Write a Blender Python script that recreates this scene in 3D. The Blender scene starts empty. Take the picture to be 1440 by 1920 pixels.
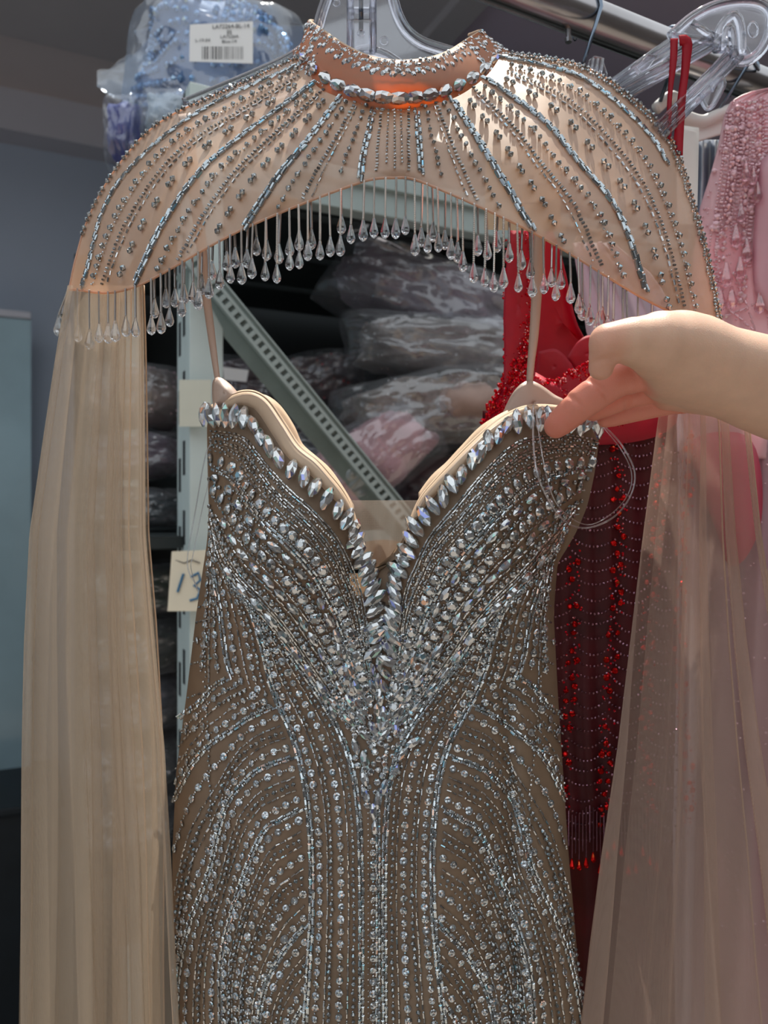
import bpy, bmesh, math, random
import numpy as np
from mathutils import Vector, Matrix, noise as mnoise

random.seed(7)
rng = np.random.default_rng(11)
scene = bpy.context.scene
COL = scene.collection

# ------------------------------------------------------------------ camera
F = 1442.0            # focal length in pixels of the 1440 x 1920 frame
CZ = 1.50             # eye height
K = 0.82              # metric scale of everything hanging from the rail
cam_data = bpy.data.cameras.new('camera')
cam_data.sensor_fit = 'HORIZONTAL'
cam_data.sensor_width = 36.0
cam_data.lens = 36.0 * F / 1440.0
cam_data.clip_start = 0.02
cam_data.dof.use_dof = True
cam_data.dof.focus_distance = 0.405
cam_data.dof.aperture_fstop = 15.0
cam = bpy.data.objects.new('camera', cam_data)
cam.location = (0, 0, CZ)
cam.rotation_euler = (math.pi / 2, 0, 0)
COL.objects.link(cam)
scene.camera = cam

# ------------------------------------------------------------------ world, sun, exposure
world = bpy.data.worlds.new('world')
scene.world = world
world.use_nodes = True
wn = world.node_tree.nodes
bg = wn['Background']
bg.inputs['Color'].default_value = (0.88, 0.94, 1.0, 1)
bg.inputs['Strength'].default_value = 0.80
sun_data = bpy.data.lights.new('sun', 'SUN')
sun_data.energy = 4.3
sun_data.angle = math.radians(0.55)
sun_data.color = (1.0, 0.95, 0.87)
sun = bpy.data.objects.new('sun', sun_data)
SUN_TO = Vector((0.10, 0.345, 0.93)).normalized()      # direction towards the sun
sun.rotation_euler = SUN_TO.to_track_quat('Z', 'Y').to_euler()
sun.location = (0.3, 0.5, 4)
COL.objects.link(sun)
vs = scene.view_settings
vs.view_transform = 'Standard'
vs.look = 'None'
vs.exposure = 0.55
vs.gamma = 1.0
vs.use_curve_mapping = False

# ------------------------------------------------------------------ helpers
def lin(r, g, b):
    f = lambda c: (c / 255 / 12.92) if c / 255 <= 0.04045 else ((c / 255 + 0.055) / 1.055) ** 2.4
    return (f(r), f(g), f(b), 1.0)

def P(px, py, d):
    """point seen at pixel (px, py) standing d metres into the room"""
    return Vector(((px - 720) / F * d, d, CZ - (py - 960) / F * d))

def PF(px, py, d):
    return P(px, py, d * K)

def PFa(px, py, d):
    d = np.asarray(d, float) * K
    return np.stack([(np.asarray(px, float) - 720) / F * d, d * np.ones_like(np.asarray(px, float)), CZ - (np.asarray(py, float) - 960) / F * d], -1)

U2 = Vector((0.9, 0.436, 0)).normalized()       # the room's axes: along the rail / away from it
V2 = Vector((-0.436, 0.9, 0)).normalized()
def ST(s, t, z):
    return U2 * s + V2 * t + Vector((0, 0, CZ + z))

WORLD = {}
def link(o, parent=None, basis=None):
    """link o; basis is its matrix in the world; parented without moving"""
    COL.objects.link(o)
    M = basis.copy() if basis is not None else Matrix.Identity(4)
    WORLD[o.name] = M
    o.matrix_basis = M
    if parent is not None:
        o.parent = parent
        o.matrix_parent_inverse = WORLD[parent.name].inverted()
    return o

def tag(o, label=None, cat=None, group=None, kind=None):
    if label: o['label'] = label
    if cat: o['category'] = cat
    if group: o['group'] = group
    if kind: o['kind'] = kind
    return o

def empty(name, loc, label, cat, group=None):
    o = bpy.data.objects.new(name, None)
    o.empty_display_size = 0.02
    link(o, None, Matrix.Translation(Vector(loc)))
    return tag(o, label, cat, group)

def mesh_np(name, V, Fc, mat, smooth=False):
    """V (n,3) array, Fc list of tuples or (m,k) array"""
    me = bpy.data.meshes.new(name)
    V = np.asarray(V, dtype=np.float32)
    if isinstance(Fc, np.ndarray):
        m, k = Fc.shape
        me.vertices.add(len(V)); me.vertices.foreach_set('co', V.ravel())
        me.loops.add(m * k); me.loops.foreach_set('vertex_index', Fc.astype(np.int32).ravel())
        me.polygons.add(m)
        me.polygons.foreach_set('loop_start', np.arange(0, m * k, k, dtype=np.int32))
        me.update(calc_edges=True); me.validate()
    else:
        me.from_pydata([tuple(v) for v in V.tolist()], [], [tuple(f) for f in Fc])
        me.update()
    if mat is not None: me.materials.append(mat)
    me.polygons.foreach_set('use_smooth', [bool(smooth)] * len(me.polygons))
    return me

def obj(name, me, parent=None, basis=None):
    return link(bpy.data.objects.new(name, me), parent, basis)

class MB:
    def __init__(self): self.v = []; self.f = []
    def add(self, v, f):
        n = len(self.v); self.v += [tuple(x) for x in v]; self.f += [tuple(i + n for i in q) for q in f]; return self
    def box8(self, c):
        return self.add(c, [(0, 3, 2, 1), (4, 5, 6, 7), (0, 1, 5, 4), (1, 2, 6, 5), (2, 3, 7, 6), (3, 0, 4, 7)])
    def tube(self, pts, r, n=10, closed=False, cap=True, flat=1.0):
        pts = [Vector(p) for p in pts]
        m = len(pts); rr = r if hasattr(r, '__len__') else [r] * m
        up = None; vs_ = []
        for i, p in enumerate(pts):
            a = pts[(i - 1) % m] if (closed or i > 0) else p
            b = pts[(i + 1) % m] if (closed or i < m - 1) else p
            t = (b - a).normalized()
            if up is None:
                up = t.orthogonal().normalized()
            up = (up - t * up.dot(t))
            up = up.normalized() if up.length > 1e-6 else t.orthogonal().normalized()
            s = t.cross(up)
            for k in range(n):
                q = 2 * math.pi * k / n
                vs_.append(p + (up * math.cos(q) * flat + s * math.sin(q)) * rr[i])
        fs = []
        for i in range(m if closed else m - 1):
            j = (i + 1) % m
            for k in range(n):
                fs.append((i * n + k, i * n + (k + 1) % n, j * n + (k + 1) % n, j * n + k))
        if cap and not closed:
            fs.append(tuple(range(n - 1, -1, -1))); fs.append(tuple((m - 1) * n + k for k in range(n)))
        return self.add(vs_, fs)
    def prism(self, pts, off):
        """closed polygon pts extruded by vector off"""
        n = len(pts); off = Vector(off)
        v = [Vector(p) for p in pts] + [Vector(p) + off for p in pts]
        fs = [tuple(range(n)), tuple(range(2 * n - 1, n - 1, -1))] + [(i, i + n, (i + 1) % n + n, (i + 1) % n) for i in range(n)]
        return self.add(v, fs)
    def build(self, name, mat, parent=None, smooth=False, bevel=0, subsurf=0, auto=None):
        me = bpy.data.meshes.new(name)
        me.from_pydata(self.v, [], self.f)
        bm = bmesh.new(); bm.from_mesh(me); bmesh.ops.recalc_face_normals(bm, faces=bm.faces); bm.to_mesh(me); bm.free()
        me.update()
        if mat is not None: me.materials.append(mat)
        me.polygons.foreach_set('use_smooth', [bool(smooth)] * len(me.polygons))
        o = obj(name, me, parent)
        if bevel:
            b = o.modifiers.new('bevel', 'BEVEL'); b.width = bevel; b.segments = 2; b.limit_method = 'ANGLE'
        if subsurf:
            s = o.modifiers.new('sub', 'SUBSURF'); s.levels = subsurf; s.render_levels = subsurf
        return o

def st_box(mb, s0, s1, t0, t1, z0, z1):
    return mb.box8([ST(s0, t0, z0), ST(s1, t0, z0), ST(s1, t1, z0), ST(s0, t1, z0), ST(s0, t0, z1), ST(s1, t0, z1), ST(s1, t1, z1), ST(s0, t1, z1)])

def cr(pts, n):
    """Catmull-Rom through pts (any dimension), resampled to n points even in length of the first two coordinates"""
    p = np.asarray(pts, float)
    if len(p) == 2:
        t = np.linspace(0, 1, n)[:, None]; return p[0] * (1 - t) + p[1] * t
    q = np.vstack([2 * p[0] - p[1], p, 2 * p[-1] - p[-2]])
    out = []
    for i in range(1, len(q) - 2):
        t = np.linspace(0, 1, 24, endpoint=False)[:, None]
        a, b, c, d = q[i - 1], q[i], q[i + 1], q[i + 2]
        out.append(0.5 * (2 * b + (c - a) * t + (2 * a - 5 * b + 4 * c - d) * t ** 2 + (3 * b - a - 3 * c + d) * t ** 3))
    out = np.vstack(out + [p[-1:]])
    s = np.r_[0, np.cumsum(np.linalg.norm(np.diff(out[:, :2], axis=0), axis=1))]
    tt = np.linspace(0, s[-1], n)
    return np.stack([np.interp(tt, s, out[:, k]) for k in range(p.shape[1])], -1)

def curve_len(c):
    return np.linalg.norm(np.diff(c[:, :2], axis=0), axis=1).sum()

def grid_faces(nu, nv, closed=False):
    i, j = np.meshgrid(np.arange(nu - 1), np.arange(nv if closed else nv - 1), indexing='ij')
    j2 = (j + 1) % nv
    return np.stack([i * nv + j, (i + 1) * nv + j, (i + 1) * nv + j2, i * nv + j2], -1).reshape(-1, 4)

# ------------------------------------------------------------------ materials
def new_mat(name):
    m = bpy.data.materials.new(name); m.use_nodes = True
    nt = m.node_tree; nt.nodes.clear()
    out = nt.nodes.new('ShaderNodeOutputMaterial')
    return m, nt, out

def N(nt, typ, **kw):
    n = nt.nodes.new(typ)
    for k, v in kw.items():
        if k in n.inputs: n.inputs[k].default_value = v
        else: setattr(n, k, v)
    return n

def tint_noise(nt, col, amount, scale, detail=4.0, rough=0.6, coord='Object'):
    """the base colour, unevenly lighter and darker the way paint, cloth or metal is"""
    tc = N(nt, 'ShaderNodeTexCoord'); no = N(nt, 'ShaderNodeTexNoise'); no.inputs['Scale'].default_value = scale
    no.inputs['Detail'].default_value = detail; no.inputs['Roughness'].default_value = rough
    nt.links.new(tc.outputs[coord], no.inputs['Vector'])
    rmp = N(nt, 'ShaderNodeValToRGB'); e = rmp.color_ramp.elements
    e[0].position = 0.3; e[1].position = 0.7
    e[0].color = tuple(c * (1 - amount) for c in col[:3]) + (1,)
    e[1].color = tuple(min(1, c * (1 + amount)) for c in col[:3]) + (1,)
    nt.links.new(no.outputs['Fac'], rmp.inputs['Fac'])
    return rmp.outputs['Color'], no.outputs['Fac'], tc

def bump(nt, fac, strength, dist):
    b = N(nt, 'ShaderNodeBump'); b.inputs['Strength'].default_value = strength; b.inputs['Distance'].default_value = dist
    nt.links.new(fac, b.inputs['Height']); return b.outputs['Normal']

def m_plain(name, col, rough=0.6, metal=0.0, amount=0.08, scale=12, spec=0.5, bump_s=0.0, bump_d=0.001, sss=0.0, coat=0.0, sheen=0.0):
    m, nt, out = new_mat(name)
    b = N(nt, 'ShaderNodeBsdfPrincipled'); b.inputs['Roughness'].default_value = rough; b.inputs['Metallic'].default_value = metal
    b.inputs['Specular IOR Level'].default_value = spec
    b.inputs['Coat Weight'].default_value = coat
    b.inputs['Sheen Weight'].default_value = sheen
    c, f, tc = tint_noise(nt, col, amount, scale)
    nt.links.new(c, b.inputs['Base Color'])
    if sss:
        b.inputs['Subsurface Weight'].default_value = sss
        b.inputs['Subsurface Radius'].default_value = (1.0, 0.35, 0.2); b.inputs['Subsurface Scale'].default_value = 0.004
    if bump_s: nt.links.new(bump(nt, f, bump_s, bump_d), b.inputs['Normal'])
    nt.links.new(b.outputs[0], out.inputs[0]); return m

def m_cloth(name, col, back, opacity=1.0, trans=0.45, weave=900.0, sheen=0.25, gloss=0.0, grain=0.12, edge=0.0, wdepth=0.25):
    """thin cloth: scatters light on both sides, lets some through; opacity < 1 is an open net"""
    m, nt, out = new_mat(name)
    c, f, tc = tint_noise(nt, col, grain, 30)
    tc2 = N(nt, 'ShaderNodeTexCoord')
    w1 = N(nt, 'ShaderNodeTexWave'); w1.bands_direction = 'X'; w1.inputs['Scale'].default_value = weave; w1.inputs['Distortion'].default_value = 0.3
    w2 = N(nt, 'ShaderNodeTexWave'); w2.bands_direction = 'Z'; w2.inputs['Scale'].default_value = weave; w2.inputs['Distortion'].default_value = 0.3
    for w in (w1, w2): nt.links.new(tc2.outputs['Object'], w.inputs['Vector'])
    mul = N(nt, 'ShaderNodeMath', operation='MAXIMUM')
    nt.links.new(w1.outputs['Fac'], mul.inputs[0]); nt.links.new(w2.outputs['Fac'], mul.inputs[1])
    nrm = bump(nt, mul.outputs[0], 0.25, 0.0003)
    di = N(nt, 'ShaderNodeBsdfDiffuse'); tr = N(nt, 'ShaderNodeBsdfTranslucent'); tr.inputs['Color'].default_value = back
    nt.links.new(c, di.inputs['Color']); nt.links.new(nrm, di.inputs['Normal'])
    mx = N(nt, 'ShaderNodeMixShader'); mx.inputs[0].default_value = trans
    nt.links.new(di.outputs[0], mx.inputs[1]); nt.links.new(tr.outputs[0], mx.inputs[2]); last = mx.outputs[0]
    if sheen:
        sh = N(nt, 'ShaderNodeBsdfGlossy'); sh.inputs['Roughness'].default_value = 0.42; sh.inputs['Color'].default_value = (1, 0.96, 0.9, 1)
        nt.links.new(nrm, sh.inputs['Normal'])
        m2 = N(nt, 'ShaderNodeMixShader'); m2.inputs[0].default_value = sheen * 0.35
        nt.links.new(last, m2.inputs[1]); nt.links.new(sh.outputs[0], m2.inputs[2]); last = m2.outputs[0]
    if opacity < 1:
        tp = N(nt, 'ShaderNodeBsdfTransparent')
        m3 = N(nt, 'ShaderNodeMixShader')
        # threads of the net cover, holes do not; a net seen edge-on covers more
        op = N(nt, 'ShaderNodeMath', operation='MULTIPLY_ADD'); op.inputs[1].default_value = wdepth; op.inputs[2].default_value = opacity - wdepth * 0.65
        nt.links.new(mul.outputs[0], op.inputs[0]); res = op.outputs[0]
        if edge:
            lw = N(nt, 'ShaderNodeLayerWeight'); lw.inputs['Blend'].default_value = 0.35
            ad = N(nt, 'ShaderNodeMath', operation='MULTIPLY_ADD'); ad.inputs[1].default_value = edge; ad.use_clamp = True
            nt.links.new(lw.outputs['Facing'], ad.inputs[0]); nt.links.new(res, ad.inputs[2]); res = ad.outputs[0]
        nt.links.new(res, m3.inputs[0]); nt.links.new(tp.outputs[0], m3.inputs[1]); nt.links.new(last, m3.inputs[2]); last = m3.outputs[0]
    nt.links.new(last, out.inputs[0]); return m

def m_crystal(name, col, tints=(), rough=0.05, clear=0.25, var=0.5, diff=0.10):
    """cut glass on a foil back: glossy facets in painted lighter and darker tones imitate varied reflections, some with a rainbow tint"""
    m, nt, out = new_mat(name)
    g = N(nt, 'ShaderNodeNewGeometry')
    ob = N(nt, 'ShaderNodeObjectInfo')
    mm = N(nt, 'ShaderNodeVectorMath', operation='MULTIPLY'); mm.inputs[1].default_value = (7.3, 9.1, 5.7)
    nt.links.new(g.outputs['True Normal'], mm.inputs[0])
    wn_ = N(nt, 'ShaderNodeTexWhiteNoise'); wn_.noise_dimensions = '4D'
    sn = N(nt, 'ShaderNodeVectorMath', operation='SNAP'); sn.inputs[1].default_value = (0.35, 0.35, 0.35)
    nt.links.new(mm.outputs[0], sn.inputs[0]); nt.links.new(sn.outputs[0], wn_.inputs['Vector'])
    add = N(nt, 'ShaderNodeMath', operation='ADD'); nt.links.new(g.outputs['Random Per Island'], add.inputs[0]); nt.links.new(ob.outputs['Random'], add.inputs[1])
    nt.links.new(add.outputs[0], wn_.inputs['W'])
    r = N(nt, 'ShaderNodeValToRGB'); r.color_ramp.interpolation = 'CONSTANT'
    cols = [tuple(c * (1 - var) for c in col[:3]) + (1,), col, tuple(c * (1 - var * 0.5) for c in col[:3]) + (1,), col] + list(tints)  # darker facet tones put reflection contrast into the colour
    el = r.color_ramp.elements
    while len(el) < len(cols): el.new(0.5)
    wts = [0.22, 0.3, 0.2, 0.28][:4]
    wts = [w * (1 - 0.04 * len(tints)) for w in wts] + [0.04] * len(tints)
    pos = 0
    for e, c, w in zip(el, cols, wts):
        e.position = pos; e.color = c; pos += w
    nt.links.new(wn_.outputs['Value'], r.inputs['Fac'])
    gl = N(nt, 'ShaderNodeBsdfGlossy'); gl.inputs['Roughness'].default_value = rough
    nt.links.new(r.outputs[0], gl.inputs['Color'])
    di = N(nt, 'ShaderNodeBsdfDiffuse'); nt.links.new(r.outputs[0], di.inputs['Color'])
    m1 = N(nt, 'ShaderNodeMixShader'); m1.inputs[0].default_value = diff
    nt.links.new(gl.outputs[0], m1.inputs[1]); nt.links.new(di.outputs[0], m1.inputs[2]); last = m1.outputs[0]
    if clear:
        rf = N(nt, 'ShaderNodeBsdfGlass'); rf.inputs['IOR'].default_value = 1.5; rf.inputs['Roughness'].default_value = 0.02
        rf.inputs['Color'].default_value = tuple(min(1, c * 1.05 + 0.05) for c in col[:3]) + (1,)
        m2 = N(nt, 'ShaderNodeMixShader'); m2.inputs[0].default_value = clear
        nt.links.new(last, m2.inputs[1]); nt.links.new(rf.outputs[0], m2.inputs[2]); last = m2.outputs[0]
    nt.links.new(last, out.inputs[0]); return m

def m_clear(name, tint=(0.93, 0.95, 1.0, 1), glossy=0.12, glass=0.5, haze=0.0, rough=0.03, bump_s=0.0, bscale=60.0):
    """clear plastic or glass"""
    m, nt, out = new_mat(name)
    tp = N(nt, 'ShaderNodeBsdfTransparent'); tp.inputs['Color'].default_value = tint
    gs = N(nt, 'ShaderNodeBsdfGlass'); gs.inputs['IOR'].default_value = 1.46; gs.inputs['Roughness'].default_value = rough; gs.inputs['Color'].default_value = tint
    gl = N(nt, 'ShaderNodeBsdfGlossy'); gl.inputs['Roughness'].default_value = max(rough, 0.05); gl.inputs['Color'].default_value = (1, 1, 1, 1)
    if bump_s:
        tc = N(nt, 'ShaderNodeTexCoord'); no = N(nt, 'ShaderNodeTexNoise'); no.inputs['Scale'].default_value = bscale; no.inputs['Detail'].default_value = 3; no.inputs['Distortion'].default_value = 0.8
        nt.links.new(tc.outputs['Object'], no.inputs['Vector'])
        nrm = bump(nt, no.outputs['Fac'], bump_s, 0.01); nt.links.new(nrm, gl.inputs['Normal'])
    m1 = N(nt, 'ShaderNodeMixShader'); m1.inputs[0].default_value = glass
    nt.links.new(tp.outputs[0], m1.inputs[1]); nt.links.new(gs.outputs[0], m1.inputs[2])
    m2 = N(nt, 'ShaderNodeMixShader'); m2.inputs[0].default_value = glossy
    nt.links.new(m1.outputs[0], m2.inputs[1]); nt.links.new(gl.outputs[0], m2.inputs[2]); last = m2.outputs[0]
    if haze:
        di = N(nt, 'ShaderNodeBsdfDiffuse'); di.inputs['Color'].default_value = (0.9, 0.92, 0.95, 1)
        m3 = N(nt, 'ShaderNodeMixShader'); m3.inputs[0].default_value = haze
        nt.links.new(last, m3.inputs[1]); nt.links.new(di.outputs[0], m3.inputs[2]); last = m3.outputs[0]
    nt.links.new(last, out.inputs[0]); return m

TINTS = [lin(170, 215, 230), lin(250, 200, 170), lin(165, 175, 240), lin(180, 225, 212)]
M = {}
M['crystal'] = m_crystal('cut_crystal', (0.93, 0.95, 0.95, 1), TINTS, 0.04, 0.30, var=0.55)
M['round'] = m_crystal('round_crystal', (0.88, 0.90, 0.90, 1), TINTS[:2], 0.04, 0.30, var=0.6)
M['silver'] = m_crystal('silver_lined_bead', (0.78, 0.78, 0.76, 1), TINTS[:1], 0.10, 0.0, var=0.55)
M['baguette'] = m_crystal('baguette_crystal', (0.78, 0.84, 0.86, 1), [lin(170, 220, 235), lin(245, 205, 185)], 0.06, 0.12, var=0.5)
M['smoke'] = m_crystal('smoky_bead', (0.60, 0.62, 0.62, 1), TINTS[:1], 0.06, 0.35, var=0.55)
M['drop'] = m_crystal('drop_crystal', (0.86, 0.90, 0.92, 1), TINTS[:2], 0.05, 0.30, var=0.55)
M['tear'] = m_clear('teardrop_glass', (0.98, 0.98, 0.98, 1), glossy=0.07, glass=0.92, haze=0.0)
M['baguette_backlit'] = m_crystal('backlit_baguette', (0.56, 0.62, 0.65, 1), [lin(150, 205, 230), lin(215, 225, 230)], 0.07, 0.10, var=0.5)  # cape baguettes darkened: their backlit shade is put into the colour
M['strand'] = m_crystal('strand_bead', (0.90, 0.88, 0.86, 1), (), 0.12, 0.15, var=0.35)
M['gown'] = m_cloth('nude_mesh_over_lining', lin(140, 117, 95), lin(190, 140, 100), 1.0, 0.12, 1500, 0.12, grain=0.14)
M['lining'] = m_cloth('cream_lining', lin(232, 205, 176), lin(240, 200, 160), 1.0, 0.18, 1600, 0.1, grain=0.05)
M['ribbon'] = m_cloth('blush_ribbon', lin(206, 178, 160), lin(220, 180, 160), 1.0, 0.15, 1600, 0.5, grain=0.04)
M['cape'] = m_cloth('peach_organza', lin(228, 176, 132), lin(248, 188, 138), 0.76, 0.50, 1500, 0.6, grain=0.06, edge=0.1, wdepth=0.25)
M['collar'] = m_cloth('collar_satin', lin(206, 148, 94), lin(248, 156, 70), 1.0, 0.68, 1600, 0.3, grain=0.05)
M['tulle'] = m_cloth('champagne_tulle', lin(204, 186, 164), lin(222, 200, 174), 0.27, 0.40, 1100, 0.25, grain=0.04, edge=0.6, wdepth=0.24)
M['tulle2'] = m_cloth('blush_tulle', lin(216, 190, 172), lin(226, 192, 172), 0.28, 0.40, 800, 0.2, grain=0.04, edge=0.75, wdepth=0.24)
M['mesh'] = m_cloth('champagne_mesh', lin(210, 195, 180), lin(220, 200, 180), 0.42, 0.35, 800, 0.2, grain=0.04, wdepth=0.3)
def m_skin():
    m, nt, out = new_mat('skin')
    b = N(nt, 'ShaderNodeBsdfPrincipled'); b.inputs['Roughness'].default_value = 0.48; b.inputs['Specular IOR Level'].default_value = 0.4
    b.inputs['Subsurface Weight'].default_value = 0.30; b.inputs['Subsurface Radius'].default_value = (1.0, 0.35, 0.2); b.inputs['Subsurface Scale'].default_value = 0.003
    c, f, tc = tint_noise(nt, lin(226, 184, 156), 0.05, 90)
    at = N(nt, 'ShaderNodeAttribute'); at.attribute_name = 'flush'           # palm side and fingers are pinker skin
    mx = N(nt, 'ShaderNodeMix'); mx.data_type = 'RGBA'; mx.blend_type = 'MIX'
    nt.links.new(at.outputs['Fac'], mx.inputs[0]); nt.links.new(c, mx.inputs[6]); mx.inputs[7].default_value = lin(226, 140, 118)
    nt.links.new(mx.outputs[2], b.inputs['Base Color'])
    vo = N(nt, 'ShaderNodeTexVoronoi'); vo.inputs['Scale'].default_value = 900; vo.feature = 'DISTANCE_TO_EDGE'
    nt.links.new(tc.outputs['Object'], vo.inputs['Vector'])
    nt.links.new(bump(nt, vo.outputs['Distance'], 0.25, 0.0004), b.inputs['Normal'])
    nt.links.new(b.outputs[0], out.inputs[0]); return m
M['skin'] = m_skin()
M['nail'] = m_plain('nail', lin(240, 196, 184), 0.25, amount=0.02, spec=0.5)
M['hanger'] = m_clear('clear_hanger_plastic', (0.97, 0.975, 1.0, 1), glossy=0.06, glass=0.85, haze=0.0, rough=0.01)
M['elastic'] = m_clear('clear_elastic', (0.97, 0.97, 0.98, 1), glossy=0.14, glass=0.25, haze=0.02)
M['film'] = m_clear('bag_film', (0.95, 0.96, 0.98, 1), glossy=0.12, glass=0.0, haze=0.06, rough=0.14, bump_s=0.25, bscale=16)
M['film_blue'] = m_clear('bag_film_blue', (0.86, 0.92, 0.99, 1), glossy=0.14, glass=0.0, haze=0.09, rough=0.12, bump_s=0.35, bscale=18)
M['chrome'] = m_plain('rail_steel', lin(176, 172, 172), 0.24, metal=1.0, amount=0.18, scale=9, bump_s=0.05)
M['wire'] = m_plain('hook_wire', lin(120, 132, 146), 0.25, metal=1.0, amount=0.1)
M['post'] = m_plain('painted_post', lin(206, 220, 216), 0.45, amount=0.05, scale=14)
M['post_shade'] = m_plain('post_slot_shade', lin(24, 28, 32), 0.7)  # near black, the shade inside the slots as a colour
M['beam'] = m_plain('shelf_beam_paint', lin(168, 182, 178), 0.4, amount=0.06)
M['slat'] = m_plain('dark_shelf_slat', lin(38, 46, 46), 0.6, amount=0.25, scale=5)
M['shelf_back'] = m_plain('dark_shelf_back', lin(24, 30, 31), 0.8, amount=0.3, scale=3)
M['brace'] = m_plain('brace_paint', lin(118, 134, 130), 0.38, metal=0.25, amount=0.12, scale=20)
M['paper'] = m_plain('paper', lin(244, 242, 238), 0.8, amount=0.02)
M['cream_paper'] = m_plain('cream_paper', lin(240, 232, 208), 0.8, amount=0.03)
M['tape'] = m_plain('old_tape', lin(214, 214, 196), 0.4, amount=0.05)
M['ink'] = m_plain('black_ink', lin(40, 38, 40), 0.8, amount=0.0)
M['ink_blue'] = m_plain('blue_marker', lin(60, 120, 160), 0.8, amount=0.1)
M['white_plastic'] = m_plain('white_hanger_plastic', lin(236, 232, 226), 0.35, amount=0.02)
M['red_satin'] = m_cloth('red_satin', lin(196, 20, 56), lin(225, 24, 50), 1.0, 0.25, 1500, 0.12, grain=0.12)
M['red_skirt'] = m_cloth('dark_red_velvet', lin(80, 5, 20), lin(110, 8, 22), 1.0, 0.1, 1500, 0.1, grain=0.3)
M['red_bead'] = m_crystal('red_bead', lin(236, 30, 52), [lin(255, 110, 60), lin(255, 200, 205), lin(255, 220, 220)], 0.12, 0.15, var=0.35, diff=0.45)  # pale tints put white glints into the bead colour
M['red_stone'] = m_crystal('red_stone', lin(235, 40, 40), [lin(255, 130, 70)], 0.05, 0.4, var=0.45)
M['mauve_bead'] = m_crystal('mauve_bead', lin(176, 130, 146), (), 0.15, 0.2, var=0.5)
M['pink_mesh'] = m_cloth('pink_mesh', lin(244, 200, 208), lin(246, 196, 206), 0.94, 0.35, 900, 0.3, grain=0.08, wdepth=0.2)
M['pink_satin'] = m_cloth('pink_satin', lin(226, 160, 176), lin(236, 160, 176), 1.0, 0.25, 1500, 0.4, grain=0.06)
M['pink_bead'] = m_crystal('pink_pearl', lin(246, 206, 214), [lin(255, 240, 240)], 0.15, 0.1, var=0.15, diff=0.75)
M['pink_drop'] = m_clear('pink_drop', lin(252, 232, 236), glossy=0.12, glass=0.8, haze=0.02)
M['rose_satin'] = m_cloth('rose_satin', lin(214, 84, 108), lin(226, 90, 110), 1.0, 0.25, 1500, 0.2, grain=0.1)
M['mauve_tulle'] = m_cloth('mauve_tulle', lin(186, 152, 162), lin(190, 150, 162), 0.9, 0.3, 900, 0.2, grain=0.08, wdepth=0.2)
M['lilac'] = m_cloth('lilac_tulle', lin(214, 204, 216), lin(220, 206, 220), 0.8, 0.4, 900, 0.4, grain=0.05)
M['ribbon_red'] = m_cloth('red_ribbon', lin(176, 14, 40), lin(200, 20, 40), 1.0, 0.2, 1500, 0.08, grain=0.05)
M['navy'] = m_cloth('slate_satin', lin(96, 112, 138), lin(96, 112, 138), 1.0, 0.05, 1200, 0.8, grain=0.1)
M['wall_dark'] = m_plain('dark_wall_paint', lin(88, 84, 84), 0.7, amount=0.05, scale=2)  # unseen front and right walls, kept dark to deepen crystal reflections
M['wall'] = m_plain('wall_paint', lin(172, 182, 196), 0.7, amount=0.03, scale=2)
M['beam_paint'] = m_plain('white_soffit', lin(196, 194, 200), 0.7, amount=0.03, scale=2)
M['ceil'] = m_plain('ceiling_paint', lin(214, 202, 198), 0.8, amount=0.04, scale=2)
M['ceil_dark'] = m_plain('ceiling_darker', lin(190, 183, 182), 0.8, amount=0.04, scale=2)  # slightly darker tone than the main ceiling
M['ceil_mauve'] = m_plain('ceiling_panel_mauve', lin(206, 190, 204), 0.8, amount=0.03, scale=2)
M['floor'] = m_plain('floor_tile', lin(138, 132, 126), 0.4, amount=0.1, scale=3)
M['sheet'] = m_plain('vinyl_sheet', lin(156, 182, 190), 0.2, amount=0.15, scale=2.5, coat=0.3)
M['navy_crate'] = m_plain('dark_crate', lin(26, 34, 40), 0.5, amount=0.2)

# ================================================================== the room
def struct(name, mb, mat, **kw):
    return tag(mb.build(name, mat, **kw), kind='structure')

struct('floor', st_box(MB(), -4, 5, -3, 2.7, -CZ - 0.05, -CZ), M['floor'])
struct('wall_left', st_box(MB(), -2.6, -2.5, -1.7, 2.6, -CZ, 1.6), M['wall'])
struct('wall_right', st_box(MB(), 3.4, 3.5, -1.7, 2.6, -CZ, 1.6), M['wall_dark'])
wf = MB()  # unseen wall added behind the camera to cut frontal light; its opening admits daylight
st_box(wf, -2.5, -1.5, -1.7, -1.6, -CZ, 1.6); st_box(wf, -0.3, 3.4, -1.7, -1.6, -CZ, 1.6)
st_box(wf, -1.5, -0.3, -1.7, -1.6, -CZ, -0.35); st_box(wf, -1.5, -0.3, -1.7, -1.6, 1.0, 1.6)
struct('wall_front_unseen', wf, M['wall_dark'])
struct('wall_back', st_box(MB(), -4, 5, 2.56, 2.66, -CZ, 1.6), M['wall'])
struct('trim_1', st_box(MB(), -4, 5, 2.46, 2.56, 1.10, 1.22), M['beam_paint'])
struct('ceiling', st_box(MB(), -4, 0.93, 2.17, 2.60, 1.22, 1.30), M['ceil'])
struct('trim_2', st_box(MB(), -4, 0.93, 1.35, 2.17, 1.205, 1.29), M['ceil_dark'])
struct('trim_3', st_box(MB(), 0.93, 1.0, 1.05, 2.60, 1.18, 1.29), M['ceil_dark'])
struct('trim_4', st_box(MB(), 1.0, 5, 1.05, 2.60, 1.215, 1.29), M['ceil_mauve'])

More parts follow.
